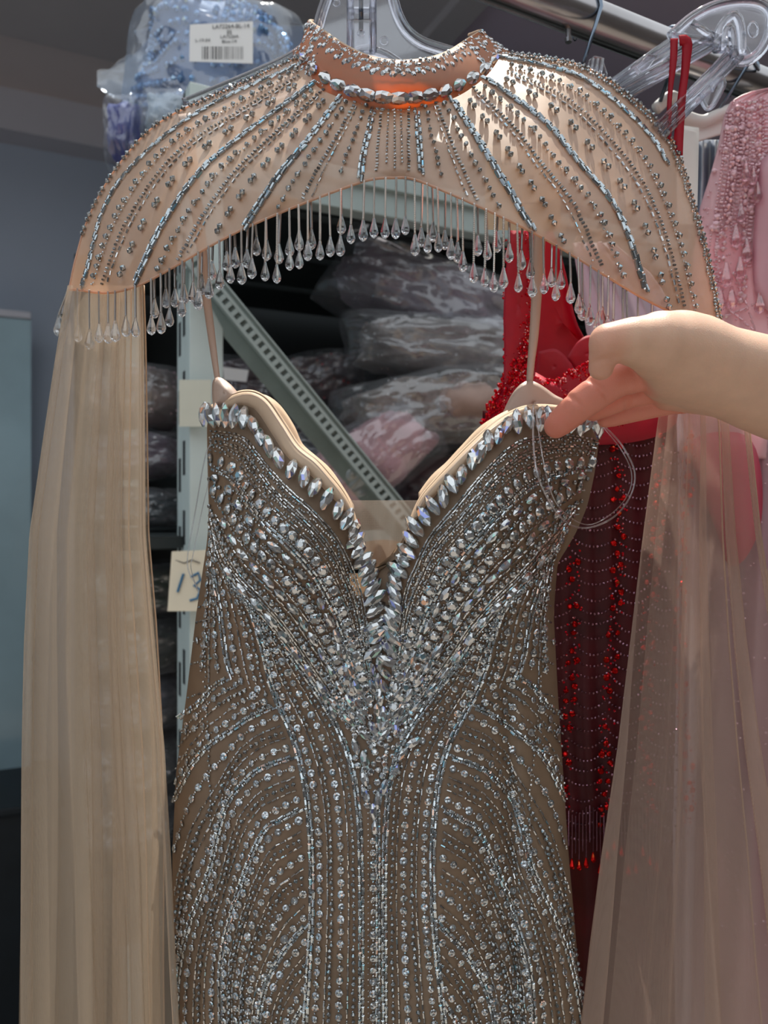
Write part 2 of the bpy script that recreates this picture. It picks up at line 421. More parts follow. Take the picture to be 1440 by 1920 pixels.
# pale vinyl sheet standing against the wall and the dark crate under it
sh = empty('vinyl_screen', ST(-1.4, 2.40, -0.72), 'pale blue vinyl screen standing against the back wall', 'screen')
st_box(MB(), -3.0, 0.05, 2.40, 2.415, -0.72, 0.555).build('sheet', M['sheet'], sh)
st_box(MB(), -3.0, 0.05, 2.39, 2.425, 0.545, 0.565).build('top_rail', M['beam_paint'], sh, bevel=0.003)
cr_ = empty('storage_crate', ST(-1.4, 2.3, -CZ), 'dark storage crate on the floor under the pale screen', 'crate')
st_box(MB(), -3.0, 0.1, 2.10, 2.42, -CZ, -0.74).build('body', M['navy_crate'], cr_, bevel=0.01)
st_box(MB(), -3.02, 0.12, 2.08, 2.44, -0.74, -0.72).build('lid', M['navy_crate'], cr_, bevel=0.004)

# ------------------------------------------------------------------ shelving unit
S0, T0, T1 = 0.19, 0.92, 1.55
shelf = empty('shelving_unit', ST(0.7, 1.2, -CZ), 'grey slotted metal shelving unit behind the dresses', 'shelf')
# upright: front web and a side with slots painted on as dark plates
st_box(MB(), S0 - 0.0, S0 + 0.040, T0, T0 + 0.004, -CZ, 0.51).build('upright', M['post'], shelf, bevel=0.0008)
side = st_box(MB(), S0, S0 + 0.003, T0 + 0.004, T0 + 0.075, -CZ, 0.51).build('upright_side', M['post'], shelf)
sl_me = None
for k in range(17):
    z = 0.47 - k * 0.085
    for tt in (0.026, 0.052):
        zz = z - (0.02 if tt > 0.03 else 0)
        b = st_box(MB(), S0 - 0.0006, S0 + 0.0006, T0 + tt, T0 + tt + 0.012, zz, zz + 0.042)
        b.build('slot_shade', M['post_shade'], side)  # dark plates standing in for the shade inside open slots
st_box(MB(), 1.75, 1.79, T0, T0 + 0.06, -CZ, 0.51).build('upright', M['post'], shelf, bevel=0.0008)
st_box(MB(), S0, S0 + 0.04, T1, T1 + 0.05, -CZ, 0.51).build('upright', M['post'], shelf, bevel=0.0008)
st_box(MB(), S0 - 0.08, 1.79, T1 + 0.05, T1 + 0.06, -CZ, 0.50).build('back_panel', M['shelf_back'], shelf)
for zz in (0.44, -0.03, -0.50):
    st_box(MB(), S0 + 0.04, 1.75, T0 + 0.004, T0 + 0.03, zz - 0.045, zz).build('front_beam', M['beam'], shelf, bevel=0.0015)
    st_box(MB(), S0 + 0.04, 1.75, T0 - 0.004, T0 + 0.004, zz - 0.012, zz + 0.006).build('beam_lip', M['beam'], shelf, bevel=0.001)
    n = 7
    for i in range(n):
        t_a = T0 + 0.035 + i * 0.088
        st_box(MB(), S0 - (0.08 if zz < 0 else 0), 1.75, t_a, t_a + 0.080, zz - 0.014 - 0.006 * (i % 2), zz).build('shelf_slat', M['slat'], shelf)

# slotted diagonal brace
A, B = P(352, 490, 0.885), P(800, 1035, 0.985)
T = (B - A).normalized(); Nn = Vector((0, -1, 0)); Nn = (Nn - T * Nn.dot(T)).normalized(); Bn = T.cross(Nn).normalized()
if Bn.x < 0: Bn = -Bn
L = (B - A).length
brace = empty('slotted_brace', P(800, 1035, 0.985), 'grey slotted steel brace running diagonally in front of the bags', 'brace')
def br_box(mb, a0, a1, b0, b1, n0, n1):
    q = lambda a, b, n: A + T * a + Bn * b + Nn * n
    return mb.box8([q(a0, b0, n0), q(a1, b0, n0), q(a1, b1, n0), q(a0, b1, n0), q(a0, b0, n1), q(a1, b0, n1), q(a1, b1, n1), q(a0, b1, n1)])
br_box(MB(), 0, L, -0.024, -0.004, -0.03, -0.026).build('flange', M['brace'], brace)
br_box(MB(), 0, L, -0.0055, -0.0035, -0.03, 0.001).build('flange', M['brace'], brace)
br_box(MB(), 0, L, -0.0035, 0.0005, 0, 0.002).build('rim', M['beam'], brace, bevel=0.0005)
br_box(MB(), 0, L, 0.0085, 0.0125, 0, 0.002).build('rim', M['beam'], brace, bevel=0.0005)
br_box(MB(), 0, L, 0.0125, 0.0175, -0.003, 0.0).build('flange', M['brace'], brace)
br_box(MB(), 0, L, 0.0165, 0.0185, -0.002, 0.003).build('rim', M['beam'], brace, bevel=0.0005)
br_box(MB(), 0, L, 0.0005, 0.0085, -0.006, -0.005).build('inner_web', M['brace'], brace)
nrung = int(L / 0.0105)
for i in range(nrung):
    a0 = i * L / nrung
    br_box(MB(), a0, a0 + 0.0052, 0.0005, 0.0085, 0, 0.0016).build('rung', M['beam'], brace)

# taped note and tape on the upright
note = empty('shelf_note', ST(S0, T0 - 0.002, -0.09), 'cream paper note with blue handwriting taped low on the upright', 'note')
z0 = 960
def up_rect(mb, pxa, pxb, pya, pyb, off, th=0.0005):
    d = 0.905 - off
    return mb.box8([P(pxa, pyb, d), P(pxb, pyb, d), P(pxb, pyb, d + th), P(pxa, pyb, d + th), P(pxa, pya, d), P(pxb, pya, d), P(pxb, pya, d + th), P(pxa, pya, d + th)])
def up_strokes(mb, pts, r, off):
    return mb.tube([P(x, y, 0.905 - off) for x, y in pts], r, 6, flat=1.0)
q = [P(322, 1034, 0.893), P(410, 1030, 0.897), P(410, 1146, 0.897), P(314, 1146, 0.893)]
MB().prism(q, (0, 0.0006, 0)).build('sheet', M['cream_paper'], note)
up_strokes(MB(), [(344, 1076), (338, 1094), (333, 1110)], 0.0016, 0.0125).build('handwriting', M['ink_blue'], note)
up_strokes(MB(), [(358, 1082), (372, 1074), (376, 1088), (364, 1098), (376, 1106), (370, 1122), (356, 1126)], 0.0016, 0.0105).build('handwriting', M['ink_blue'], note)
up_strokes(MB(), [(329, 1050), (345, 1056), (360, 1050), (375, 1056)], 0.0006, 0.0112).build('handwriting', M['ink'], note)
tp = up_rect(MB(), 336, 396, 712, 800, 0.004).build('tape_strip', M['tape'], None)
tag(tp, 'yellowed strip of tape wrapped around the pale upright', 'tape')

# ------------------------------------------------------------------ hanging rail
def rail_pt(px, dr=0.0):
    # the rail runs level: depth grows to the right
    a, b = PF(700, -121, 0.55), PF(1384, 144, 0.729)
    b.z = a.z
    k = (px - 700) / 684.0
    return a + (b - a) * k
def rail_at(px):
    lo_, hi_ = -2000.0, 4000.0
    for _ in range(50):
        mid = (lo_ + hi_) / 2; q = rail_pt(mid)
        if 720 + F * q.x / q.y < px: lo_ = mid
        else: hi_ = mid
    return rail_pt(lo_)
rail = empty('clothes_rail', rail_pt(700), 'round steel clothes rail crossing the top of the picture', 'rail')
RD = (rail_pt(1384) - rail_pt(700)).normalized()
RC = [rail_pt(-700), rail_pt(3000)]
MB().tube([RC[0] + (RC[1] - RC[0]) * i / 24 for i in range(25)], 0.0128, 28).build('tube', M['chrome'], rail, smooth=True)
for x in (-690, 2990):
    c = rail_pt(x)
    MB().tube([c - RD * 0.01, c + RD * 0.01], 0.018, 20).build('end_cap', M['wire'], rail)
    MB().tube([c, Vector((c.x, c.y, 0.0))], 0.0125, 16).build('rail_leg', M['chrome'], rail, smooth=True)
c = rail_at(1066)
MB().tube([c + Vector((0, 0, -0.011)), c + Vector((0, 0, -0.0185))], [0.0024, 0.0016], 10).build('screw', M['chrome'], rail)
MB().tube([c + Vector((0, 0, -0.0185)), c + Vector((0, 0, -0.021))], [0.0027, 0.0022], 10).build('screw_head', M['chrome'], rail)

# ------------------------------------------------------------------ bagged garments
def fbm(p, o=4):
    return mnoise.fractal(Vector(p), 0.9, 2.1, o)

def bag(label, px, py, d, rx, ry, rz, rot, col, seed, film='film', sparkle=120, spark_col=None, tilt=0.0, group='bagged gowns on the shelves', inner=0.9, spark=(1.0, 2.4)):
    """clear film bag with a rolled garment inside; rx, ry in pixels, rz in metres"""
    rnd = random.Random(seed)
    s = d / F; c = P(px, py, d)
    R = Matrix.Rotation(math.radians(-rot), 3, 'Y') @ Matrix.Rotation(tilt, 3, 'X')
    root = empty('bagged_gown', c - Vector((0, 0, ry * s)), label, 'garment bag', group)
    hx, hz, hy = rx * s, ry * s, rz
    key = 'garment_%d_%d_%d' % col[:3]
    if key not in M: M[key] = m_plain(key, lin(*col), 0.65, amount=0.12, scale=24, bump_s=0.5, bump_d=0.004, sheen=0.2)
    # garment: soft folded roll
    nu, nv = 40, 44
    V = []
    for i in range(nu):
        th = math.pi * i / (nu - 1)
        for j in range(nv):
            ph = 2 * math.pi * j / nv
            x = math.copysign(abs(math.cos(th)) ** 0.7, math.cos(th)); r_ = abs(math.sin(th)) ** 0.55
            y = math.copysign(abs(math.cos(ph)) ** 0.75, math.cos(ph)) * r_; z = math.copysign(abs(math.sin(ph)) ** 0.75, math.sin(ph)) * r_
            n_ = 1 + 0.16 * fbm((x * 1.6 + seed, y * 1.6, z * 1.6), 4) + 0.05 * math.sin(7 * x + 3 * z + seed)
            V.append(R @ Vector((x * hx * n_, y * hy * n_, z * hz * n_)) * inner + c)
    obj('garment', mesh_np('garment', V, grid_faces(nu, nv, True), M[key], True), root)
    if sparkle:
        icoV, icoF = PROTO['seed']
        frames = []
        for k in range(sparkle):
            i = rnd.randrange(4, nu - 4); j = rnd.randrange(nv)
            p = V[i * nv + j]
            if p.y > c.y + 0.2 * hy: continue
            n_ = (p - c).normalized(); a = n_.orthogonal().normalized()
            frames.append((p + n_ * 0.8 * s, a, n_.cross(a), n_, rnd.uniform(*spark) * s))
        o = stuff_beads('sequins', icoV, icoF, frames, M[spark_col or 'silver'], root)
    # film: pillow with a seam and wrinkles
    nu, nv = 46, 34
    Vt, Vb = [], []
    for i in range(nu):
        u = -1 + 2 * i / (nu - 1)
        for j in range(nv):
            v = -1 + 2 * j / (nv - 1)
            h = ((1 - u ** 4) * (1 - v ** 4)) ** 0.42
            w = 0.07 * fbm((u * 3 + seed * 1.7, v * 3, 0.3), 4) + 0.10 * abs(fbm((u * 2.2 + v + seed, v * 2.2 - u * 0.7, seed), 3)) ** 0.7
            ex = 1.10 + 0.05 * math.sin(3 * v + seed); ez = 1.06 + 0.05 * math.sin(4 * u + seed)
            for lst, sg in ((Vt, -1), (Vb, 1)):
                lst.append(R @ Vector((u * hx * ex, sg * hy * 1.04 * (h + w * (0.2 + h)), v * hz * ez * (1 - 0.12 * u * u))) + c)
    Fg = grid_faces(nu, nv)
    V = Vt + Vb
    Fg = np.vstack([Fg, Fg[:, ::-1] + nu * nv])
    obj('film', mesh_np('film', V, Fg, M[film], True), root)
    return root, c, R, (hx, hy, hz)

# ================================================================== beads
def lathe_facets(prof, n, twist=True):
    """profile (r, z) rings into a faceted solid; r = 0 makes a point"""
    V, Fc, rings = [], [], []
    for i, (r, z) in enumerate(prof):
        if r == 0: rings.append([len(V)]); V.append((0, 0, z)); continue
        ph = (math.pi / n) * (i % 2) if twist else 0
        rings.append(list(range(len(V), len(V) + n)))
        V += [(r * math.cos(2 * math.pi * k / n + ph), r * math.sin(2 * math.pi * k / n + ph), z) for k in range(n)]
    for i in range(len(rings) - 1):
        a, b = rings[i], rings[i + 1]
        for k in range(n):
            k2 = (k + 1) % n
            if len(a) == 1: Fc.append((a[0], b[k], b[k2]))
            elif len(b) == 1: Fc.append((a[k2], a[k], b[0]))
            elif twist and (i % 2 == 0):
                Fc.append((a[k], b[k], a[k2])[::-1]); Fc.append((a[k2], b[k], b[k2])[::-1])
            elif twist:
                Fc.append((a[k], b[k2], a[k2])[::-1] if False else (a[k], a[k2], b[k2])); Fc.append((a[k], b[k2], b[k]))
            else: Fc.append((a[k], a[k2], b[k2], b[k]))
    if len(rings[-1]) > 1: Fc.append(tuple(rings[-1]))
    if len(rings[0]) > 1: Fc.append(tuple(reversed(rings[0])))
    return fix_normals(V, Fc)

def fix_normals(V, Fc, tri=True):
    bm = bmesh.new()
    vs_ = [bm.verts.new(v) for v in V]
    for f in Fc:
        try: bm.faces.new([vs_[i] for i in f])
        except ValueError: pass
    bmesh.ops.recalc_face_normals(bm, faces=bm.faces)
    if tri: bmesh.ops.triangulate(bm, faces=bm.faces)
    bm.verts.index_update()
    out = (np.array([v.co[:] for v in bm.verts]), np.array([[v.index for v in f.verts] for f in bm.faces]))
    bm.free(); return out

def proto_marquise(L, W, H):
    n = 12; out = []
    for k in range(n):
        a = 2 * math.pi * k / n
        x = math.cos(a); y = math.sin(a)
        y = math.copysign(abs(y) ** 1.25, y) if abs(y) > 1e-6 else 0
        out.append((x * L / 2, y * W / 2))
    V = [(x, y, 0) for x, y in out]                       # back
    V += [(x, y, H * 0.35) for x, y in out]               # girdle
    inner = []
    for k in range(0, n, 2):
        a = 2 * math.pi * (k + 1) / n
        inner.append((math.cos(a) * L * 0.27, math.sin(a) * W * 0.27))
    V += [(x, y, H * (0.92 + 0.08 * (i % 2))) for i, (x, y) in enumerate(inner)]
    V.append((0, 0, H * 1.08))
    Fc = [tuple(reversed(range(n)))]
    for k in range(n): Fc.append((k, (k + 1) % n, (k + 1) % n + n, k + n))
    m = len(inner)
    for k in range(m):
        g0, g1, g2 = n + 2 * k, n + (2 * k + 1) % n, n + (2 * k + 2) % n
        i0, i1 = 2 * n + k, 2 * n + (k + 1) % m
        Fc += [(g0, g1, i0), (g1, g2, i0), (g2, i1, i0), (i0, i1, 2 * n + m)]
    return fix_normals(V, Fc)

def proto_baguette(L, W, H):
    a, b = L / 2, W / 2; i = min(b * 0.5, 2.0)
    V = [(-a, -b, 0), (a, -b, 0), (a, b, 0), (-a, b, 0), (-a, -b, H * 0.6), (a, -b, H * 0.6), (a, b, H * 0.6), (-a, b, H * 0.6),
         (-a + i, -b + i, H), (a - i, -b + i, H), (a - i, b - i, H), (-a + i, b - i, H)]
    Fc = [(0, 3, 2, 1), (0, 1, 5, 4), (1, 2, 6, 5), (2, 3, 7, 6), (3, 0, 4, 7), (4, 5, 9, 8), (5, 6, 10, 9), (6, 7, 11, 10), (7, 4, 8, 11), (8, 9, 10, 11)]
    return fix_normals(V, Fc)

def proto_bugle(L, r):
    V, Fc = [], []
    for x in (-L / 2, L / 2):
        V += [(x, r * math.cos(k * math.pi / 3), r + r * math.sin(k * math.pi / 3)) for k in range(6)]
    Fc = [(k, (k + 1) % 6, (k + 1) % 6 + 6, k + 6) for k in range(6)] + [tuple(range(5, -1, -1)), tuple(range(6, 12))]
    return fix_normals(V, Fc)

def turn_x(p):      # z axis of a lathe laid along x
    V, Fc = p; return np.stack([V[:, 2], V[:, 0], V[:, 1]], -1), Fc

PROTO = {}
PROTO['seed'] = lathe_facets([(0, -1), (0.85, -0.5), (0.85, 0.5), (0, 1)], 5)
V, Fc = turn_x(lathe_facets([(1.6, -4.4), (4.6, -0.6), (4.6, 0.6), (1.6, 4.4)], 8)); PROTO['bicone'] = (V + [0, 0, 4.2], Fc)
PROTO['bugle'] = proto_bugle(8.6, 1.95)
PROTO['bugle_short'] = proto_bugle(5.2, 1.9)
PROTO['baguette'] = proto_baguette(13, 6.4, 4.6)
PROTO['round'] = lathe_facets([(9.8, 0), (11.6, 3.0), (8.4, 6.6), (5.2, 8.4)], 10)
PROTO['round_small'] = lathe_facets([(5.6, 0), (6.4, 1.8), (4.6, 3.9), (2.8, 5)], 8)
PROTO['drop'] = lathe_facets([(5.6, 0.2), (7.9, 1.8), (7.0, 3.8), (3.6, 4.8), (0, 3.6)], 10)
PROTO['marquise'] = proto_marquise(49, 22.5, 12)
PROTO['marquise_small'] = proto_marquise(35, 16.5, 9)
PROTO['tear'] = lathe_facets([(0, 0), (2.2, -1.5), (3.0, -6), (5.6, -15), (7.6, -22.5), (7.7, -25.5), (5.6, -30.5), (2.2, -33.2), (0, -34)], 9, twist=False)
PROTO['petal'] = lathe_facets([(3.2, 0), (3.9, 1.0), (2.0, 2.4)], 6)

def beads_np(proto, frames):
    """frames: (origin, x, y, z, scale) -> stacked verts and tri faces"""
    V, Fc = proto
    n = len(frames)
    if not n: return np.zeros((0, 3)), np.zeros((0, 3), int)
    O = np.array([f[0][:] for f in frames]); X = np.array([f[1][:] for f in frames]); Y = np.array([f[2][:] for f in frames]); Z = np.array([f[3][:] for f in frames])
    S = np.array([f[4] for f in frames])[:, None, None]
    W = (V[None, :, 0:1] * X[:, None, :] + V[None, :, 1:2] * Y[:, None, :] + V[None, :, 2:3] * Z[:, None, :]) * S + O[:, None, :]
    FF = Fc[None] + (np.arange(n) * len(V))[:, None, None]
    return W.reshape(-1, 3), FF.reshape(-1, 3)

def stuff_beads(name, V, Fc, frames, mat, parent):
    W, FF = beads_np((V, Fc), frames)
    if not len(W): return None
    o = obj(name, mesh_np(name, W, FF, mat), parent)
    o['kind'] = 'stuff'
    return o

MESHES = {}
def single_beads(name, proto, frames, mat, parent, limit=300, restname=None):
    """the first `limit` beads (largest first) as objects sharing one mesh, the rest joined"""
    frames = sorted(frames, key=lambda f: -f[4])
    key = (proto, mat.name)
    if key not in MESHES:
        V, Fc = PROTO[proto]
        MESHES[key] = mesh_np(name, V, Fc, mat)
    for (o_, x, y, z, s) in frames[:limit]:
        Mx = Matrix(((x[0] * s, y[0] * s, z[0] * s, o_[0]), (x[1] * s, y[1] * s, z[1] * s, o_[1]), (x[2] * s, y[2] * s, z[2] * s, o_[2]), (0, 0, 0, 1)))
        obj(name, MESHES[key], parent, Mx)
    if len(frames) > limit:
        stuff_beads(restname or name + '_field', *PROTO[proto], frames[limit:], mat, parent)

class Surf:
    """a surface given as fn(px, py) -> depth, in the frame's pixels"""
    def __init__(self, fn): self.fn = fn
    def p(self, x, y): return PF(x, y, self.fn(x, y))
    def frame(self, x, y, tx, ty, size=1.0, lift=0.0, side=0.0):
        l = math.hypot(tx, ty) or 1.0; tx /= l; ty /= l
        x += -ty * side; y += tx * side
        e = 2.0
        o = self.p(x, y)
        T_ = (self.p(x + tx * e, y + ty * e) - self.p(x - tx * e, y - ty * e))
        Q_ = (self.p(x - ty * e, y + tx * e) - self.p(x + ty * e, y - tx * e))
        T_.normalize()
        N_ = T_.cross(Q_).normalized()
        if N_.y > 0: N_ = -N_
        Y_ = N_.cross(T_)
        s = self.fn(x, y) * K / F
        return (o + N_ * lift * s, T_, Y_, N_, size * s)

def jitter(fr, a=0.25):
    """a sewn stone sits a little crooked"""
    o, x, y, z, s = fr
    q = Matrix.Rotation(random.uniform(-a, a), 3, x) @ Matrix.Rotation(random.uniform(-a, a), 3, y) @ Matrix.Rotation(random.uniform(-a, a) * 0.5, 3, z)
    return (o, q @ x, q @ y, q @ z, s)

class Bed:
    """collects bead frames by kind"""
    def __init__(self, surf): self.s = surf; self.b = {}; self.occ = []
    def put(self, kind, x, y, tx, ty, size=1.0, lift=0.0, side=0.0, jit=0.2):
        fr = self.s.frame(x, y, tx, ty, size, lift, side)
        self.b.setdefault(kind, []).append(jitter(fr, jit))
    def line(self, c, kind, b0=0.0, b1=1.0, gap=1.0, size=1.0):
        """string beads of one pattern along the pixel polyline c"""
        c = np.asarray(c, float)
        L = curve_len(c)
        s = np.r_[0, np.cumsum(np.linalg.norm(np.diff(c, axis=0), axis=1))]
        pos = b0 * L + random.uniform(0, 3); end = b1 * L; k = 0
        def at(u):
            u = min(max(u, 0.01), L - 0.01)
            x = np.interp(u, s, c[:, 0]); y = np.interp(u, s, c[:, 1])
            x2 = np.interp(u + 1.5, s, c[:, 0]); y2 = np.interp(u + 1.5, s, c[:, 1]); x1 = np.interp(u - 1.5, s, c[:, 0]); y1 = np.interp(u - 1.5, s, c[:, 1])
            return x, y, x2 - x1, y2 - y1
        while pos < end:
            x, y, tx, ty = at(pos)
            if kind == 'bugle':
                if k % 4 == 3: self.put('seed', x, y, tx, ty, 2.4 * size, 2.0); pos += 6 * gap
                else: self.put('bugle', x, y, tx, ty, size * random.uniform(0.85, 1.1), side=random.uniform(-0.8, 0.8)); pos += 9.6 * gap * size
            elif kind == 'bugle2':
                self.put('bugle', x, y, tx, ty, size, side=-2.6); x2, y2, a, b = at(pos + 4.5 * size); self.put('bugle', x2, y2, a, b, size, side=2.6); pos += 9.8 * gap * size
            elif kind == 'baguette':
                s1 = 3.3 * size
                self.put('baguette', x, y, tx, ty, size * random.uniform(0.92, 1.05), side=-s1, jit=0.16)
                xs, ys, a, b = at(pos + 9 * size); self.put('seed', xs, ys, a, b, 2.5 * size, 2.4, side=-s1)
                x2, y2, a, b = at(pos + 8.5 * size); self.put('baguette', x2, y2, a, b, size * random.uniform(0.92, 1.05), side=s1, jit=0.16)
                xs, ys, a, b = at(pos + 17 * size); self.put('seed', xs, ys, a, b, 2.5 * size, 2.4, side=s1)
                pos += 17.5 * gap * size
            elif kind == 'bicone':
                self.put('bicone', x, y, tx, ty, size * random.uniform(0.75, 1.0), side=random.uniform(-1.5, 1.5)); pos += 10 * gap * size
                if k % 3 == 2: self.put('seed', *at(pos - 1)[:2], tx, ty, 2.0 * size, 2.0); pos += 4 * gap
            elif kind == 'pairs':
                for dd in (0, 11.5 * size):
                    x, y, tx, ty = at(pos + dd); self.put('bicone', x, y, tx, ty, size)
                self.put('thread', *at(pos + 22 * size * gap)[:2], tx, ty, 1.0)
                pos += 31 * gap * size
            elif kind == 'drops':
                self.put('drop', x, y, tx, ty, size * random.uniform(0.85, 1.05), 0.6, jit=0.35)
                x2, y2, a, b = at(pos + 10.5 * size); self.put('seed', x2, y2, a, b, 2.4 * size, 2.2)
                if gap > 1.15: x3, y3, a, b = at(pos + 15 * size); self.put('seed', x3, y3, a, b, 2.0 * size, 2.0)
                pos += 20 * gap * size
            elif kind == 'round':
                self.put('round', x, y, tx, ty, size * random.uniform(0.9, 1.08), 0.5); pos += 23 * gap * size
            elif kind == 'round_small':
                self.put('round_small', x, y, tx, ty, size * random.uniform(0.85, 1.1), 0.5); pos += 14.5 * gap * size
            elif kind == 'marquise_small':
                self.put('marquise_small', x, y, tx, ty, size * random.uniform(0.92, 1.06), 1.0); pos += 36 * gap * size
            elif kind == 'seedmix':
                side = random.uniform(-3, 3)
                if random.random() < 0.45: self.put('bicone', x, y, tx, ty, 0.62 * size, side=side)
                else: self.put('seed', x, y, tx, ty, random.uniform(2.2, 3.0) * size, 2.2, side=side)
                pos += 6.2 * gap * size
            elif kind == 'seed':
                self.put('seed', x, y, tx, ty, 2.3 * size, 2.0); pos += 5.2 * gap * size
            elif kind == 'squares':
                self.put('bugle_short', x, y, ty, -tx, size, 0, side=random.uniform(-1, 1)); pos += 6.4 * gap * size
            k += 1
    def bake(self, parent, mats, singles, limit=300):
        for kind, fr in self.b.items():
            if kind == 'thread': continue
            name = singles.get(kind)
            if name: single_beads(name, kind, fr, mats[kind], parent, limit, kind + '_beads' if kind not in ('round', 'drop') else kind + '_crystals')
            else: stuff_beads(kind + '_beads', *PROTO[kind], fr, mats[kind], parent)
BMATS = {'seed': M['silver'], 'bugle': M['silver'], 'bugle_short': M['smoke'], 'baguette': M['baguette'], 'bicone': M['smoke'], 'round': M['round'], 'round_small': M['round'],
         'drop': M['drop'], 'marquise': M['crystal'], 'marquise_small': M['crystal']}

# ================================================================== the gown
GY = [735, 760, 850, 950, 1000, 1050, 1150, 1300, 1450, 1600, 1750, 1920, 2300]
GL = [386, 388, 391, 394, 390, 383, 368, 350, 330, 323, 323, 331, 345]
GR = [1128, 1122, 1106, 1084, 1066, 1046, 1038, 1046, 1056, 1066, 1079, 1092, 1120]
def g_left(y): return float(np.interp(y, GY, GL))
def g_right(y): return float(np.interp(y, GY, GR))
def gauss(x, y, cx, cy, rx, ry): return math.exp(-((x - cx) / rx) ** 2 - ((y - cy) / ry) ** 2)
def gown_depth(x, y):
    l, r = g_left(y), g_right(y); c = (l + r) / 2; h = (r - l) / 2
    u = min(1.0, abs((x - c) / h))
    d = 0.575 - (0.062 + 0.012 * math.exp(-((y - 1000) / 200) ** 2)) * (1 - u ** 2.4) ** 0.5
    d -= 0.026 * gauss(x, y, 520, 985, 120, 150) + 0.026 * gauss(x, y, 925, 975, 120, 150)
    d += 0.016 * gauss(x, y, 712, 1020, 55, 140)
    d += 0.010 * math.exp(-((y - 1330) / 140) ** 2) * (1 - u * u)
    d += 0.006 * math.exp(-((x - (955 + (y - 1400) * 0.03)) / 16) ** 2) * min(1, max(0, (y - 1230) / 120))
    d += 0.003 * math.sin(x * 0.035 + y * 0.004) * min(1, max(0, (y - 1400) / 200))
    return d
GS = Surf(gown_depth)
NECK = cr([(388, 800), (394, 764), (410, 756), (430, 742), (455, 733), (480, 735), (505, 752), (535, 795), (562, 835), (595, 862), (620, 890), (645, 922), (662, 958), (672, 1000), (682, 1050), (700, 1095),
           (718, 1118), (738, 1096), (752, 1050), (762, 1005), (773, 965), (790, 930), (815, 900), (845, 868), (880, 832), (915, 800), (950, 776), (985, 762), (1030, 760), (1075, 768), (1110, 780), (1124, 792), (1124, 815)], 260)
def neck_y(x):
    return float(np.interp(x, NECK[:, 0], NECK[:, 1]))
gown = empty('beaded_gown', PF(720, 2300, 0.52), 'champagne strapless gown covered in silver crystals and beads, hanging in front', 'dress')
# shell: columns from the neckline to below the frame
ncol, nrow = 200, 130
V = np.zeros((nrow, ncol, 3))
for j in range(ncol):
    w = -math.cos(math.pi * j / (ncol - 1))
    xt = 388 + (1124 - 388) * (w * 0.5 + 0.5)
    yt = neck_y(xt)
    for i in range(nrow):
        b = i / (nrow - 1)
        y = yt + (2300 - yt) * b ** 1.15
        # columns fan from the bust to the hem
        k = min(1, max(0, (y - yt) / max(1, (1060 - yt)))) if yt < 1060 else 1
        l, r = g_left(y), g_right(y)
        x_edge = l + (r - l) * (w * 0.5 + 0.5)
        x = xt + (x_edge - xt) * k
        V[i, j] = PF(x, y, gown_depth(x, y))
shell = obj('bodice_shell', mesh_np('bodice_shell', V.reshape(-1, 3), grid_faces(nrow, ncol), M['gown'], True), gown)
so = shell.modifiers.new('sol', 'SOLIDIFY'); so.thickness = 0.0012; so.offset = -1
# back half of the gown
nb = 40
Vb = np.zeros((60, nb, 3))
for i in range(60):
    y = 1075 + (2300 - 1075) * i / 59
    for j in range(nb):
        u = -1 + 2 * j / (nb - 1)
        l, r = g_left(y), g_right(y)
        Vb[i, j] = PF((l + r) / 2 + (r - l) / 2 * u, y, 0.575 + 0.03 * (1 - u * u) ** 0.5)
obj('back_panel', mesh_np('back_panel', Vb.reshape(-1, 3), grid_faces(60, nb), M['lining'], True), gown)
# padded neckline edge
def neck_band(seg, name):
    pts = []
    for x, y in seg: pts.append(PF(x, y, gown_depth(x, y) - 0.002))
    return pts
iL = NECK[(NECK[:, 0] < 668)][4:]; iR = NECK[(NECK[:, 0] > 764)][:-6]
def band(seg, inn, name, mat):
    """cream padded strip between the neckline and the crystals, rolled over the edge"""
    n = len(seg); m = 9; V = []
    tang = np.gradient(seg, axis=0)
    for i in range(n):
        t = tang[i] / (np.linalg.norm(tang[i]) + 1e-9); nn = np.array([-t[1], t[0]])
        wd = inn[i] if hasattr(inn, '__len__') else inn
        for j in range(m):
            a = j / (m - 1)
            off = -2 + (wd + 2) * a
            x, y = seg[i] + nn * off
            lift = 0.0055 * math.sin(math.pi * (0.12 + 0.88 * a)) ** 0.7
            back = 0.018 * max(0, 1 - a / 0.25) ** 2
            d = gown_depth(min(max(x, g_left(y) + 1), g_right(y) - 1), y) - lift + back
            V.append(PF(x, y, d))
    return obj(name, mesh_np(name, V, grid_faces(n, m), mat, True), gown)
wl = np.interp(np.linspace(0, 1, len(iL)), [0, 0.12, 0.25, 0.6, 0.85, 1], [10, 22, 30, 32, 26, 8])
wr = np.interp(np.linspace(0, 1, len(iR)), [0, 0.15, 0.5, 0.8, 1], [6, 20, 26, 16, 6])
bL = band(iL, wl, 'neckline_edge', M['lining']); bR = band(iR, wr, 'neckline_edge', M['lining'])
